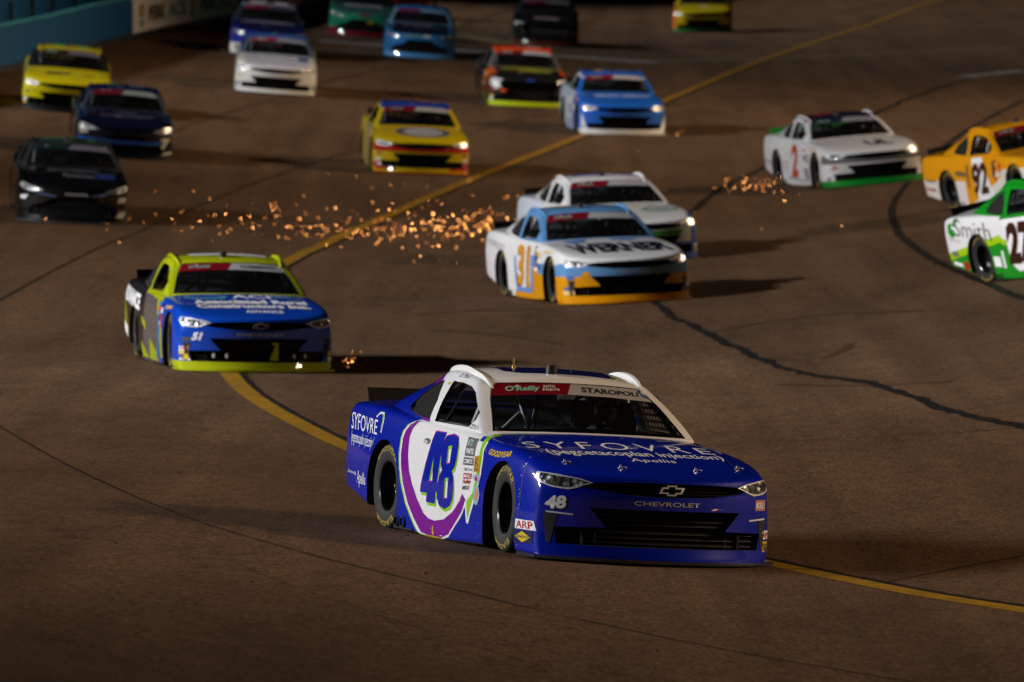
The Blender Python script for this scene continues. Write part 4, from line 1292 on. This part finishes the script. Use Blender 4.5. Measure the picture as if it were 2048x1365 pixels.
for xx in (-.55, -.40, .42, .56): poly(c51, "grille_bolt", 'F', plain((.4, .4, .4)), 3, ellipse(xx, .20, .016, .03, 10))
poly(c51, "tow_tab", 'F', LM, 3, [(.12, .15), (.22, .15), (.22, .36), (.14, .36), (.14, .34), (.19, .34), (.12, .17)])
graphic(c51, "banner_lettering", 'F', INK, -5, text="CLEMENTS", quad=[(.10, 1.185), (.53, 1.17), (.54, 1.198), (.11, 1.22)], bold=.03, tree=SC)
poly(c51, "roof_panel", 'T', plain((.35, .36, .38)), 2, [(-.45, .25), (.5, .2), (.5, .5), (-.45, .5)], tree=SC)

LBLUE = (.10, .25, .50); GOLD = (.60, .25, .002); W31 = (.66, .66, .68)
x, y, a = nose_at(1.79, 114.5, 15.1)
SPL31 = split_paint(GOLD, (LBLUE, (0, 0, 1), .40), (W31, (0, 0, 1), .56))
c31 = build_car("white, pale blue and yellow stock car numbered 31 with big hood lettering", x, y, a,
                dict(body=W31, nose=split_paint(GOLD, (LBLUE, (0, 0, 1), .40), (W31, (0, 0, 1), .585)), val=GOLD, fender=SPL31, door=split_paint(GOLD, (W31, (0, 1, .9), -.02), (GOLD, (0, 0, -1), -.12)), roof=LBLUE, pillar=split_paint(LBLUE, (W31, (0, 1, 0), .60)), splitter=GOLD), detail=1, steer=R(-3))
poly(c31, "side_frame", 'R', paint((.11, .24, .52)), 2, [(.62, .62), (.52, .62), (.42, .18), (-.42, .18), (-.42, .50), (-.72, .52), (-.72, .66), (-.30, .66), (-.30, .11), (.52, .11)])
side_number(c31, "31", [(INK, .03, -.02), (paint(GOLD), 0, 0)], .38, -.26, .20, .80, .035)
hood_text(c31, "WERNER", paint((.006, .007, .02)), -.72, .78, -1.95, -1.22, .06)
poly(c31, "hood_panel", 'T', LB, 2, [(-.55, -1.18), (-.35, -1.10), (-.25, -.80), (-.62, -.80)], [(.10, -.80), (.55, -.80), (.35, -1.10), (.08, -1.0)])
graphic(c31, "side_lettering", 'R', plain((.25, .25, .27)), 2, text="CHEVROLET", quad=[(2.2, .76), (1.1, .66), (1.1, .76), (2.2, .86)], bold=.02, step=.1)
maker(c31); vents(c31, INK); poly(c31, "nose_panel", 'F', paint(GOLD), 2, [(-.72, .38), (-.61, .38), (-.62, .47), (-.70, .47)])
poly(c31, "contingency_decal", 'F', plain((.12, .08, .08)), 2, [(-.93, .20), (-.83, .20), (-.84, .26), (-.93, .26)]); poly(c31, "contingency_decal", 'F', LET, 2, [(-.93, .16), (-.82, .16), (-.82, .19), (-.93, .19)])
poly(c31, "roof_panel", 'T', paint((.5, .3, .1)), 2, ellipse(-.25, .35, .2, .1), ellipse(.3, .4, .15, .08), tree=SC); poly(c31, "roof_panel", 'T', W, 2, ellipse(0.02, .38, .08, .12), tree=SC)
poly(c31, "contingency_decal", 'R', INK, 3, [(-.52, .80), (-.62, .80), (-.62, .66), (-.52, .66)], [(-.54, .64), (-.62, .64), (-.62, .55), (-.54, .55)])

BLUW = (.04, .12, .55)
x, y, a = nose_at(2.20, 127.3, 14.2)
cwg = build_car("white and blue stock car with green hood emblem tucked behind the yellow-nosed car", x, y, a,
                dict(body=W31, nose=split_paint((.62, .62, .62), (BLUW, (0, 0, -1), -.30), (BLUW, (1, 0, 0), .80)), val=BLUW, fender=split_paint(BLUW, (W31, (0, 0, 1), .60)), quarter=(.55, .60, .70), roof=W31), detail=1)
poly(cwg, "hood_emblem", 'T', paint((.02, .26, .10)), 2, ellipse(.48, -1.42, .30, .20), ellipse(.50, -1.42, .24, .14), ring=True); poly(cwg, "hood_emblem", 'T', paint((.4, .48, .5)), 2, ellipse(.5, -1.42, .15, .10))
poly(cwg, "roof_panel", 'T', paint((.05, .14, .5)), 2, [(-.5, .25), (.05, .2), (.05, .4), (-.5, .5)], [(.15, .25), (.5, .2), (.5, .45), (.2, .4)], tree=SC)
poly(cwg, "nose_band", 'F', paint((.02, .30, .03)), 3, [(-.3, .41), (.58, .41), (.66, .50), (-.3, .485)])
maker(cwg, plain((.3, .4, .3)))

GRN2 = (.006, .20, .02)
x, y, a = nose_at(7.05, 150.6, 13.6)
c2 = build_car("white stock car with red number 2 and green front lip on the right", x, y, a,
               dict(body=(.64, .65, .68), nose=split_paint((.60, .60, .62), ((.12, .12, .13), (0, 0, 1), .44), ((.60, .60, .62), (0, 0, 1), .60)), val=GRN2, roof=(.012, .012, .03), pillar=(.66, .67, .70), rail=(.68, .68, .70), spoiler=GRN2, splitter=GRN2, banner=((.012, .02, .03), (.22, .23, .26))), detail=1, steer=R(-3))
side_number(c2, "2", [(paint((.45, .05, .02)), 0, 0)], .26, -.20, .17, .80, .045)
hood_text(c2, "UL", paint((.03, .035, .06)), -.02, .48, -1.92, -1.40, .05); graphic(c2, "hood_lettering", 'T', plain((.35, .36, .42)), 2, text="WHELEN", quad=[(-.65, -1.4), (.0, -1.3), (.0, -1.1), (-.65, -1.2)], step=.1)
poly(c2, "roof_panel", 'T', paint((.30, .04, .03)), 2, [(-.45, .20), (-.05, .15), (-.05, .5), (-.45, .5)], tree=SC)
poly(c2, "nose_panel", 'F', paint((.40, .06, .03)), 2, ellipse(-.80, .37, .05, .05, 14)); poly(c2, "nose_panel", 'F', paint((.5, .5, .5)), 2, [(-.72, .42), (-.60, .40), (-.47, .27), (-.72, .265), (-.80, .33)], [(.72, .42), (.60, .40), (.47, .27), (.72, .265), (.80, .33)])
poly(c2, "side_stripe", 'R', plain((.12, .12, .15)), 2, [(2.3, .50), (1.74, .44), (1.74, .41), (2.3, .46)], [(.6, .17), (-.6, .12), (-.6, .09), (.6, .14)], [(-.55, .35), (-.85, .35), (-.88, .12), (-.70, .10)])
poly(c2, "side_lettering", 'R', plain((.25, .26, .30)), 2, [(.85, .48), (.5, .46), (.5, .42), (.85, .44)], [(.85, .40), (.5, .38), (.5, .35), (.85, .37)], [(.8, .33), (.5, .31), (.5, .28), (.8, .30)])

ORG = (.62, .26, .004)
x, y, a = rear_wheel_at(7.57, 135.65, 21.5)
c92 = build_car("orange and white stock car numbered 92 at the right edge", x, y, a,
                dict(body=ORG, quarter=split_paint((.62, .58, .56), (ORG, (0, -.05, 1), .44)), door=split_paint((.62, .60, .58), (ORG, (0, .30, 1), .22)), fender=split_paint((.62, .60, .58), (ORG, (0, 0, 1), .60)), roof=ORG), detail=1)
poly(c92, "number_panel", 'R', W, 3, [(.30, .84), (-.10, .84), (-.45, .20), (-.45, .10), (.15, .10), (.22, .3)])
side_number(c92, "92", [(paint((.04, .012, .008)), 0, 0)], .30, -.33, .20, .76, .05)
graphic(c92, "side_lettering", 'R', paint((.40, .05, .02)), 3, text="Fundamentals", quad=[(2.25, .37), (1.80, .33), (1.80, .42), (2.25, .47)], step=.1); poly(c92, "side_lettering", 'R', plain((.10, .07, .02)), 3, [(2.2, .56), (1.75, .52), (1.75, .49), (2.2, .53)], [(.95, .66), (.55, .62), (.55, .54), (.95, .58)], [(.52, .74), (.44, .74), (.44, .34), (.52, .38)])
poly(c92, "contingency_decal", 'R', INK, 3, [(-.50, .76), (-.62, .76), (-.62, .50), (-.50, .50)])

GRN27 = (.006, .22, .012); LIM27 = (.30, .50, .006)
x, y, a = rear_wheel_at(6.53, 108.75, 22.5)
c27 = build_car("green and white stock car numbered 27 at the lower right edge", x, y, a,
                dict(body=(.66, .66, .68), quarter=split_paint(GRN27, (LIM27, (0, 0.10, 1), .60), ((.66, .66, .68), (0, 0.10, 1), .70)), door=split_paint(GRN27, (LIM27, (0, -.25, 1), .36), ((.66, .66, .68), (0, -.25, 1), .44)), fender=GRN27, hood=GRN27, nose=GRN27, belt=GRN27, roof=GRN27, deck=(.64, .64, .66)), detail=1)
graphic(c27, "side_lettering", 'R', INK, 3, text="Smith", quad=[(1.98, .70), (.88, .56), (.92, .82), (1.98, .92)], step=.08, bold=-.01)
poly(c27, "side_emblem", 'R', paint(GRN27), 3, [(2.22, .86), (2.22, .76), (2.10, .67), (1.98, .70), (2.0, .78), (2.08, .80), (2.08, .88)], [(1.90, .93), (2.0, .93), (2.06, .84), (1.98, .82)])
poly(c27, "number_panel", 'R', W, 3, [(.50, .84), (-.55, .84), (-.55, .12), (.25, .12), (.40, .22)])
side_number(c27, "27", [(paint((.03, .008, .004)), 0, 0)], .42, -.36, .20, .79, .06)
poly(c27, "contingency_decal", 'R', RED, 4, [(1.86, .34), (1.72, .32), (1.72, .21), (1.86, .23)]); poly(c27, "contingency_decal", 'R', LET, 4, [(2.2, .36), (1.92, .31), (1.92, .26), (2.2, .31)], [(.92, .36), (.72, .34), (.72, .20), (.92, .22)], [(.66, .42), (.60, .42), (.60, .18), (.66, .18)]); poly(c27, "contingency_decal", 'R', plain((.12, .10, .09)), 4, [(2.18, .50), (1.98, .48), (1.98, .41), (2.18, .43)])
graphic(c27, "side_lettering", 'R', plain((.1, .1, .1)), 3, text="Precision Products", quad=[(2.24, .66), (1.84, .60), (1.84, .63), (2.24, .70)], step=.1)

YL = (.60, .44, .006); RD = (.42, .012, .004)
x, y, a = nose_at(-1.80, 158.6, 5.0)
cry = build_car("yellow stock car with red nose band and grey oval on its hood", x, y, a,
                dict(body=YL, nose=split_paint(RD, (YL, (0, 0, 1), .20), (RD, (0, 0, 1), .435), (YL, (0, 0, 1), .60)), val=YL, roof=(.02, .05, .35), pillar=(.58, .44, .02), door=(.50, .40, .14), splitter=RD), detail=1)
poly(cry, "hood_oval", 'T', paint((.10, .11, .16)), 2, ellipse(.05, -1.45, .55, .52)); poly(cry, "hood_oval", 'T', paint((.42, .43, .46)), 3, ellipse(.05, -1.45, .40, .45))
poly(cry, "valance_corner", 'F', paint(RD), 2, [(-.93, .07), (-.55, .07), (-.55, .12), (-.83, .12), (-.86, .25), (-.93, .25)], [(.93, .07), (.55, .07), (.55, .12), (.83, .12), (.86, .25), (.93, .25)])
poly(cry, "contingency_decal", 'F', LET, 3, [(-.90, .30), (-.82, .30), (-.82, .25), (-.90, .25)], [(-.88, .20), (-.80, .20), (-.80, .15), (-.88, .15)], [(.90, .30), (.82, .30), (.82, .25), (.90, .25)])
poly(cry, "roof_panel", 'T', paint((.45, .2, .2)), 2, [(-.1, .3), (.5, .25), (.5, .5), (-.1, .5)], tree=SC)

x, y, a = nose_at(2.54, 177.2, 6.2)
cbw = build_car("bright blue stock car with white lower nose corners crossing the yellow line", x, y, a,
                dict(body=(.015, .12, .55), val=(.60, .60, .56), door=(.35, .42, .58), quarter=(.35, .45, .52), belt=(.55, .58, .62), pillar=split_paint((.015, .12, .5), ((.5, .52, .55), (0, 1, 0), -.1)), splitter=(.6, .6, .58), roof=(.015, .10, .45)), detail=1)
poly(cbw, "nose_corner", 'F', W, 2, [(-.935, .07), (-.60, .07), (-.60, .12), (-.82, .13), (-.93, .46)], [(.935, .07), (.60, .07), (.60, .12), (.82, .13), (.93, .46)])
graphic(cbw, "hood_lettering", 'T', plain((.3, .42, .6)), 2, text="IMPACT HEALTH", quad=[(-.55, -1.35), (.65, -1.35), (.65, -1.12), (-.55, -1.12)], bold=.04, step=.1)
poly(cbw, "roof_panel", 'T', YEL, 2, ellipse(-.3, .3, .12, .12), ellipse(.25, .35, .15, .06), tree=SC)
poly(cbw, "side_panel", 'R', W, 3, [(.5, .75), (-.3, .75), (-.3, .3), (.4, .25)]); poly(cbw, "side_panel", 'R', LB, 4, [(.2, .6), (-.1, .6), (-.1, .35), (.2, .35)])

x, y, a = nose_at(0.43, 189.3, 5.0)
cfd = build_car("black stock car with lime hood stripes, orange flank and lime front lip", x, y, a,
                dict(body=(.010, .010, .012), fender=split_paint((.40, .50, .01), ((.60, .09, .006), (0, 0, 1), .28)), door=(.012, .012, .014), quarter=(.03, .025, .025), val=(.40, .50, .01), roof=(.55, .05, .01), pillar=(.10, .09, .10), splitter=(.40, .50, .01), banner=((.10, .01, .01), (.30, .31, .34))), style='ford', detail=1)
poly(cfd, "hood_stripe", 'T', LM, 2, [(-.62, -.95), (.68, -.95), (.68, -1.12), (.20, -1.22), (-.62, -1.14)], [(-.20, -1.35), (.55, -1.35), (.55, -1.50), (-.20, -1.48)])
poly(cfd, "emblem", 'F', paint((.02, .06, .35)), 3, ellipse(0, .625, .11, .022)); poly(cfd, "nose_panel", 'F', LET, 3, [(-.92, .60), (-.75, .58), (-.68, .45), (-.80, .40), (-.92, .50)]); poly(cfd, "nose_panel", 'F', paint((.6, .08, .01)), 3, [(-.72, .41), (-.55, .40), (-.58, .34), (-.70, .34)])
poly(cfd, "roof_panel", 'T', paint((.6, .35, .3)), 2, [(.05, .1), (.45, .1), (.45, .4), (.05, .4)], tree=SC)

x, y, a = nose_at(-7.60, 136.6, 5.6)
cbl = build_car("black stock car at the left edge with a white lamp and grey hood graphics", x, y, a,
                dict(body=(.003, .003, .003), hood=(.003, .003, .005), pillar=(.03, .03, .035), banner=((.008, .02, .02), (.12, .11, .14)), roof=(.02, .03, .03)), style='toyota', detail=1)
poly(cbl, "hood_graphic", 'T', paint((.10, .10, .13)), 2, [(-.40, -1.0), (-.1, -1.05), (.4, -1.0), (.5, -1.15), (.1, -1.2), (-.1, -1.15), (-.45, -1.2)], [(-.1, -1.5), (.35, -1.55), (.4, -1.75), (-.12, -1.7)])
poly(cbl, "hood_graphic", 'T', paint((.02, .04, .20)), 2, [(.35, -1.35), (.72, -1.3), (.72, -1.75), (.45, -1.8)])
graphic(cbl, "maker_lettering", 'F', plain((.3, .3, .3)), 2, text="TOYOTA", quad=[(-.16, .475), (.24, .475), (.24, .515), (-.16, .515)], bold=.03, step=.1)
poly(cbl, "nose_panel", 'F', LET, 3, [(.78, .46), (.90, .46), (.88, .38), (.74, .38)], [(.80, .22), (.90, .22), (.86, .12), (.72, .12)], [(-.90, .44), (-.78, .46), (-.82, .38), (-.90, .38)])
poly(cbl, "nose_stripe", 'F', paint((.05, .08, .15)), 2, [(-.93, .62), (-.90, .60), (-.60, .48), (-.30, .44), (-.30, .46), (-.60, .51)], [(.93, .62), (.90, .60), (.60, .52), (.30, .46), (.30, .48), (.60, .55)])
poly(cbl, "roof_panel", 'T', paint((.05, .22, .10)), 2, [(-.5, .2), (.1, .15), (.1, .4), (-.5, .4)], [(.28, .1), (.42, .1), (.42, .25), (.28, .25)], tree=SC)

x, y, a = nose_at(-7.76, 158.1, 5.2)
cbu = build_car("dark navy stock car with a bright blue nose stripe and pale 7 on its corner", x, y, a,
                dict(body=(.004, .006, .016), fender=(.008, .03, .10), door=(.01, .03, .08), roof=(.006, .014, .07), pillar=(.05, .07, .12), banner=((.16, .015, .03), (.26, .34, .36)), hood=(.004, .008, .03)), style='toyota', detail=1)
poly(cbu, "nose_stripe", 'F', paint((.015, .10, .42)), 2, [(-.93, .40), (-.55, .36), (.55, .36), (.80, .38), (.80, .32), (.55, .29), (-.55, .29), (-.93, .30)])
graphic(cbu, "nose_number", 'F', paint((.60, .58, .45)), 3, text="7", quad=[(.70, .22), (.84, .22), (.88, .44), (.70, .44)], bold=.08, step=.06)
poly(cbu, "hood_graphic", 'T', paint((.10, .13, .18)), 2, [(-.5, -1.5), (0, -1.6), (.55, -1.5), (.55, -1.42), (0, -1.48), (-.5, -1.4)], [(-.2, -1.1), (.25, -1.1), (.25, -1.2), (-.2, -1.2)])
poly(cbu, "roof_panel", 'T', paint((.05, .35, .12)), 2, [(-.35, .2), (-.05, .2), (-.05, .35), (-.35, .35)], tree=SC); poly(cbu, "roof_panel", 'T', paint((.3, .42, .42)), 2, [(.1, .2), (.4, .2), (.4, .3), (.1, .3)], tree=SC)
poly(cbu, "nose_corner", 'F', paint((.5, .5, .45)), 3, [(.70, .09), (.93, .14), (.93, .18), (.80, .16)], [(-.92, .58), (-.78, .56), (-.74, .46), (-.90, .44)])

x, y, a = nose_at(-9.78, 172.8, 3.4)
cye = build_car("yellow stock car with black roof beside the teal wall", x, y, a,
                dict(body=(.55, .48, .006), nose=split_paint((.010, .010, .010), ((.55, .48, .006), (0, 0, 1), .27)), roof=(.30, .26, .01), pillar=(.012, .012, .012), banner=((.03, .01, .015), (.10, .10, .14)), val=(.01, .01, .01)), style='chevy', detail=1)
poly(cye, "hood_graphic", 'T', BK, 2, [(-.5, -1.4), (0, -1.35), (.1, -1.45), (-.1, -1.6), (-.45, -1.65)], [(.35, -1.5), (.55, -1.5), (.55, -1.6), (.35, -1.6)])
poly(cye, "roof_panel", 'T', paint((.03, .5, .12)), 2, [(-.35, .15), (-.02, .12), (-.02, .3), (-.35, .3)], [(.2, .08), (.42, .08), (.42, .2), (.2, .2)], tree=SC)

x, y, a = nose_at(-5.64, 187.7, 2.2)
cwh = build_car("plain white stock car with dark mouth following the blue one far left", x, y, a,
                dict(body=(.62, .62, .60), hood=(.45, .47, .56), roof=(.03, .08, .28), pillar=(.05, .08, .14), banner=((.16, .012, .03), (.16, .17, .22))), detail=1)
poly(cwh, "hood_graphic", 'T', plain((.16, .17, .20)), 2, [(-.6, -.98), (-.45, -.98), (-.45, -1.10), (-.6, -1.10)], [(-.35, -1.0), (-.05, -1.0), (-.05, -1.12), (-.35, -1.12)], [(.1, -1.0), (.35, -1.0), (.35, -1.12), (.1, -1.12)])
poly(cwh, "hood_graphic", 'T', paint((.03, .07, .25)), 2, [(.50, -1.0), (.72, -1.0), (.74, -1.55), (.5, -1.5)])

x, y, a = nose_at(-6.45, 207.0, 2.2)
cbb = build_car("deep blue stock car with white roof patches behind the plain white one", x, y, a,
                dict(body=(.006, .012, .11), hood=(.006, .010, .06), nose=split_paint((.55, .54, .50), ((.010, .02, .22), (0, 0, 1), .30)), roof=(.14, .14, .20), pillar=(.015, .02, .04), banner=((.12, .01, .02), (.03, .03, .05))), detail=0)
poly(cbb, "roof_panel", 'T', plain((.35, .34, .38)), 2, [(-.5, .05), (-.1, .02), (-.1, .4), (-.5, .4)], [(.15, .02), (.5, .05), (.5, .4), (.15, .4)], tree=SC); poly(cbb, "hood_graphic", 'T', plain((.16, .16, .24)), 2, [(-.7, -.95), (.7, -.95), (.7, -1.1), (.2, -1.2), (-.7, -1.1)])

x, y, a = nose_at(-4.32, 226.9, 1.4)
cte = build_car("teal green stock car with dark red front lip at the top edge", x, y, a,
                dict(body=(.012, .22, .14), hood=(.05, .16, .15), val=(.16, .006, .015), nose=split_paint((.16, .006, .015), ((.012, .22, .12), (0, 0, 1), .22)), roof=(.01, .02, .03), splitter=(.14, .006, .015)), style='toyota', detail=0)
poly(cte, "hood_graphic", 'T', plain((.20, .22, .26)), 2, [(-.55, -.95), (.5, -.95), (.55, -1.4), (-.55, -1.4)]); poly(cte, "emblem", 'F', paint((.18, .01, .05)), 3, ellipse(.05, .60, .16, .045)); poly(cte, "nose_panel", 'F', paint((.40, .40, .01)), 3, [(.12, .44), (.32, .44), (.30, .38), (.12, .38)])

x, y, a = nose_at(-2.52, 213.6, 1.0)
clb = build_car("pale blue stock car with dark hood on the far white line", x, y, a,
                dict(body=(.03, .13, .32), hood=(.008, .010, .03), nose=(.015, .11, .30), val=(.05, .17, .38), roof=(.015, .10, .28), pillar=(.10, .20, .32), splitter=(.08, .24, .5), banner=((.12, .02, .05), (.12, .20, .32))), style='toyota', detail=0)
poly(clb, "hood_graphic", 'T', plain((.10, .11, .16)), 2, [(-.5, -1.0), (.3, -1.0), (.3, -1.2), (-.5, -1.2)]); poly(clb, "nose_panel", 'F', paint((.10, .16, .01)), 3, [(-.45, .56), (.05, .56), (.05, .60), (-.45, .60)]); poly(clb, "nose_panel", 'F', plain((.35, .35, .34)), 3, ellipse(.18, .58, .12, .03))

x, y, a = nose_at(-3.45, 262.0, 1.0)
crd = build_car("red stock car half hidden at the top edge above the pale blue one", x, y, a, dict(body=(.40, .01, .015), fender=(.40, .30, .20)), detail=0)

x, y, a = nose_at(0.96, 229.2, 0.0)
cbk = build_car("black stock car with grey roof at the top centre", x, y, a,
                dict(body=(.010, .010, .014), nose=(.012, .012, .010), val=(.10, .015, .01), roof=(.10, .09, .11), pillar=(.02, .02, .03), banner=((.14, .02, .04), (.14, .14, .17))), style='ford', detail=0)
poly(cbk, "hood_graphic", 'T', plain((.20, .14, .16)), 2, [(-.35, -1.5), (.35, -1.5), (.35, -1.9), (-.35, -1.9)])

x, y, a = nose_at(6.17, 255.5, -1.6)
cyf = build_car("yellow and orange stock car farthest away near the top of the yellow line", x, y, a,
                dict(body=(.62, .50, .008), fender=(.55, .16, .01), val=(.01, .18, .03), nose=split_paint((.01, .16, .03), ((.62, .50, .008), (0, 0, 1), .18), ((.55, .16, .01), (1, 0, 0), .80), ((.55, .16, .01), (-1, 0, 0), .80)), roof=(.4, .3, .02)), detail=0)
poly(cyf, "emblem", 'T', plain((.4, .4, .4)), 2, ellipse(0, -1.3, .12, .12))

for i_, c_ in enumerate((c51, c31, cwg, c2, c92, c27, cry, cbw, cfd, cye, cwh)): stickers(c_, 100 + i_)

# ------------------------------------------------------------------ drivers
def driver_mesh():
    V = [(.37, .20, .56), (.37, .25, .72), (.37, .26, .86), (.37, .22, .965), (.37, .17, 1.03), (.22, .22, .925), (.15, .06, .80), (.24, -.16, .92), (.52, .22, .925), (.59, .06, .80), (.50, -.16, .92), (.26, -.2, .93), (.48, -.2, .93), (.29, -.1, .58), (.45, -.1, .58)]
    E = [(0, 1), (1, 2), (2, 3), (3, 4), (2, 5), (5, 6), (6, 7), (2, 8), (8, 9), (9, 10), (7, 11), (10, 12), (0, 13), (0, 14)]
    Rr = [.15, .155, .16, .075, .07, .075, .055, .04, .075, .055, .04, .045, .045, .09, .09]
    m = bpy.data.meshes.new("person"); m.from_pydata(V, E, [])
    o = link("tmp", m)
    md = o.modifiers.new("skin", 'SKIN')
    for i, v in enumerate(m.skin_vertices[0].data): v.radius = (Rr[i], Rr[i]); v.use_root = i == 0
    s = o.modifiers.new("sub", 'SUBSURF'); s.levels = 1
    me = apply_mods(o); bpy.data.objects.remove(o)
    me.polygons.foreach_set("use_smooth", [True] * len(me.polygons))
    me.materials.append(plain((.02, .025, .05), .7))
    return me
PERSON = driver_mesh()
def helmet_mesh():
    bm = bmesh.new()
    bmesh.ops.create_uvsphere(bm, u_segments=28, v_segments=18, radius=1)
    for v in bm.verts:
        x, y, z = v.co
        if z < -.2: y = y * 1.0 - (.10 if y < 0 else 0)
        v.co = (.37 + x * .125, .12 + y * .155, 1.075 + max(z, -.85) * .135)
    for f in bm.faces:
        c = f.calc_center_median()
        f.material_index = 1 if (c.y < .06 and abs(c.z - 1.085) < .036) else 0
    return finish(bm, "helmet", plain((.5, .5, .5)), plain((.006, .006, .008), .08, 0, 1.0), smooth=40)
HELMET = helmet_mesh()
def driver(car, label, helm):
    p = link("person", PERSON); p.matrix_world = car.matrix_world.copy()
    tag(p, label, "person", "drivers at the wheel")
    h = link("helmet", HELMET, p); override(h, [paint(helm)])
driver(c48, "helmeted driver in dark suit at the wheel of the nearest blue 48 car", (.30, .30, .32))
driver(c51, "helmeted driver inside the royal blue and lime 51 car", (.45, .40, .05))
driver(c31, "helmeted driver inside the white car with yellow nose numbered 31", (.25, .25, .27))
driver(cwg, "helmeted driver inside the white car with the green hood emblem", (.40, .42, .42))
driver(c2, "pale helmeted driver inside the white car numbered 2", (.6, .58, .55))
driver(cry, "helmeted driver inside the yellow car with the red nose band", (.6, .45, .42))

# ------------------------------------------------------------------ sponsor board print on the wall
def board_print(text, mat, y0, y1, z0, z1, bold=.04):
    bm = text_bm(text, bold)
    to_quad(bm, [(y0, z0), (y1, z0), (y1, z1), (y0, z1)])
    for v in bm.verts:
        t = v.co.x; z = v.co.y
        k = min(range(len(WALL_LINE) - 1), key=lambda i: abs(WALL_LINE[i].y - t) + (1e3 if WALL_LINE[i + 1].y < t else 0))
        k = next((i for i in range(len(WALL_LINE) - 1) if WALL_LINE[i].y <= t <= WALL_LINE[i + 1].y), k)
        a, b = WALL_LINE[k], WALL_LINE[k + 1]
        f = (t - a.y) / max(b.y - a.y, 1e-6)
        p = a + (b - a) * f
        tt = (b - a).normalized(); n = Vector((-tt.y, tt.x))
        q = p - n * .045
        v.co = (q.x, q.y, ground_z(p.x, p.y) + z)
    o = link("board_lettering", bm_to_mesh(bm, "board_lettering"), board)
    o.data.materials.append(mat)
BROWN = plain((.09, .055, .035), .6); TEALP = plain((.10, .26, .28), .6); AMBER = plain((.40, .24, .03), .6)
board_print("PERK", BROWN, 213.2, 217.0, .42, .82); board_print("ACE", TEALP, 217.6, 221.6, .42, .82)
board_print("PERK", BROWN, 225.2, 228.6, .42, .82); board_print("ACE", plain((.22, .28, .30)), 229.2, 232.6, .42, .82)
for yy in (211.2, 222.6, 234.2):
    board_print("I", AMBER, yy, yy + 1.0, .58, .92, .12); board_print("I", TEALP, yy + .2, yy + .8, .30, .52, .08)

# ------------------------------------------------------------------ sparks thrown up by cars bottoming out
def spark_mat(strength, col):
    m = bpy.data.materials.new("spark"); m.use_nodes = True
    nt = m.node_tree; nt.nodes.clear()
    o = nt.nodes.new("ShaderNodeOutputMaterial"); e = nt.nodes.new("ShaderNodeEmission")
    e.inputs[0].default_value = (*col, 1); e.inputs[1].default_value = strength
    nt.links.new(e.outputs[0], o.inputs[0])
    return m
def sparks(name, label, pts, seed, strength=26, size=.0042):
    rng = random.Random(seed)
    verts, faces, mi = [], [], []
    for x, y, z in pts:
        g = ground_z(x, y) + z
        r = size * rng.choice((.45, .6, .8, 1.0, 1.25)); l = r * rng.uniform(.9, 1.3)
        d = Vector((rng.uniform(-1, 1), rng.uniform(-.4, .4), rng.uniform(-.25, .45))).normalized()
        a = d.cross(Vector((0, 1, 0))).normalized(); b = d.cross(a)
        c = Vector((x, y, g)); n = len(verts)
        verts += [c + d * l, c - d * l, c + a * r, c - a * r, c + b * r, c - b * r]
        for f in ((0, 2, 4), (0, 4, 3), (0, 3, 5), (0, 5, 2), (1, 4, 2), (1, 3, 4), (1, 5, 3), (1, 2, 5)):
            faces.append([n + i for i in f]); mi.append(0)
        k = rng.randrange(3)
        mi[-8:] = [k] * 8
    m = new_mesh(name, verts, faces)
    for s, c in ((strength, (1.0, .34, .07)), (strength * .5, (1.0, .30, .06)), (strength * 2.2, (1.0, .40, .11))): m.materials.append(spark_mat(s, c))
    m.polygons.foreach_set("material_index", mi)
    o = link(name, m); tag(o, label, "sparks", kind="stuff")
rng = random.Random(11)
def cloud(n, x0, sx, y0, sy, hz):
    return [(rng.gauss(x0, sx), rng.gauss(y0, sy), min(abs(rng.gauss(.02, hz)), .9)) for _ in range(n)]
pts = cloud(150, -.95, .5, 138.5, 2.0, .16) + cloud(60, -.35, .30, 138, 2.0, .16) + cloud(70, -2.15, .35, 136.5, 1.6, .12) + cloud(64, -3.55, .55, 137.5, 1.8, .16) + cloud(34, -5.6, 1.2, 137.0, 2.5, .10) + cloud(70, -2.6, 1.9, 139, 4, .28) + cloud(10, -1.4, .5, 131, 2, .05)
sparks("sparks", "orange sparks spraying over the yellow line left of the white cars", pts, 1)
pts = cloud(34, 4.75, .18, 152.5, 1.0, .14) + cloud(16, 4.3, .3, 152.5, 1.2, .16) + [(5.05, 146.0, .05), (5.35, 147, .08), (4.3, 135.5, .05), (5.6, 134, .05), (4.85, 145, .03), (5.0, 150.5, .02), (5.15, 150.4, .02)]
sparks("sparks", "orange sparks behind the rear wheel of the white number 2 car", pts, 2)
pts = cloud(16, -2.03, .05, 98.5, .5, .05)
sparks("sparks", "small burst of orange sparks beside the lime lip of the 51 car", pts, 3, 14, .004)
pts = cloud(5, -2.2, .5, 154.5, 1, .02) + cloud(5, -.85, .1, 157, .6, .04) + cloud(7, 3.55, .12, 177, 1, .08) + [(-2.7, 165, .02), (-1.0, 165, .04), (2.4, 170, .02), (2.7, 169.5, .02), (3.1, 169.8, .02), (-.9, 172, .05), (-1.0, 168, .03)]
sparks("sparks", "scattered orange sparks under the yellow and the bright blue cars", pts, 4, 12)
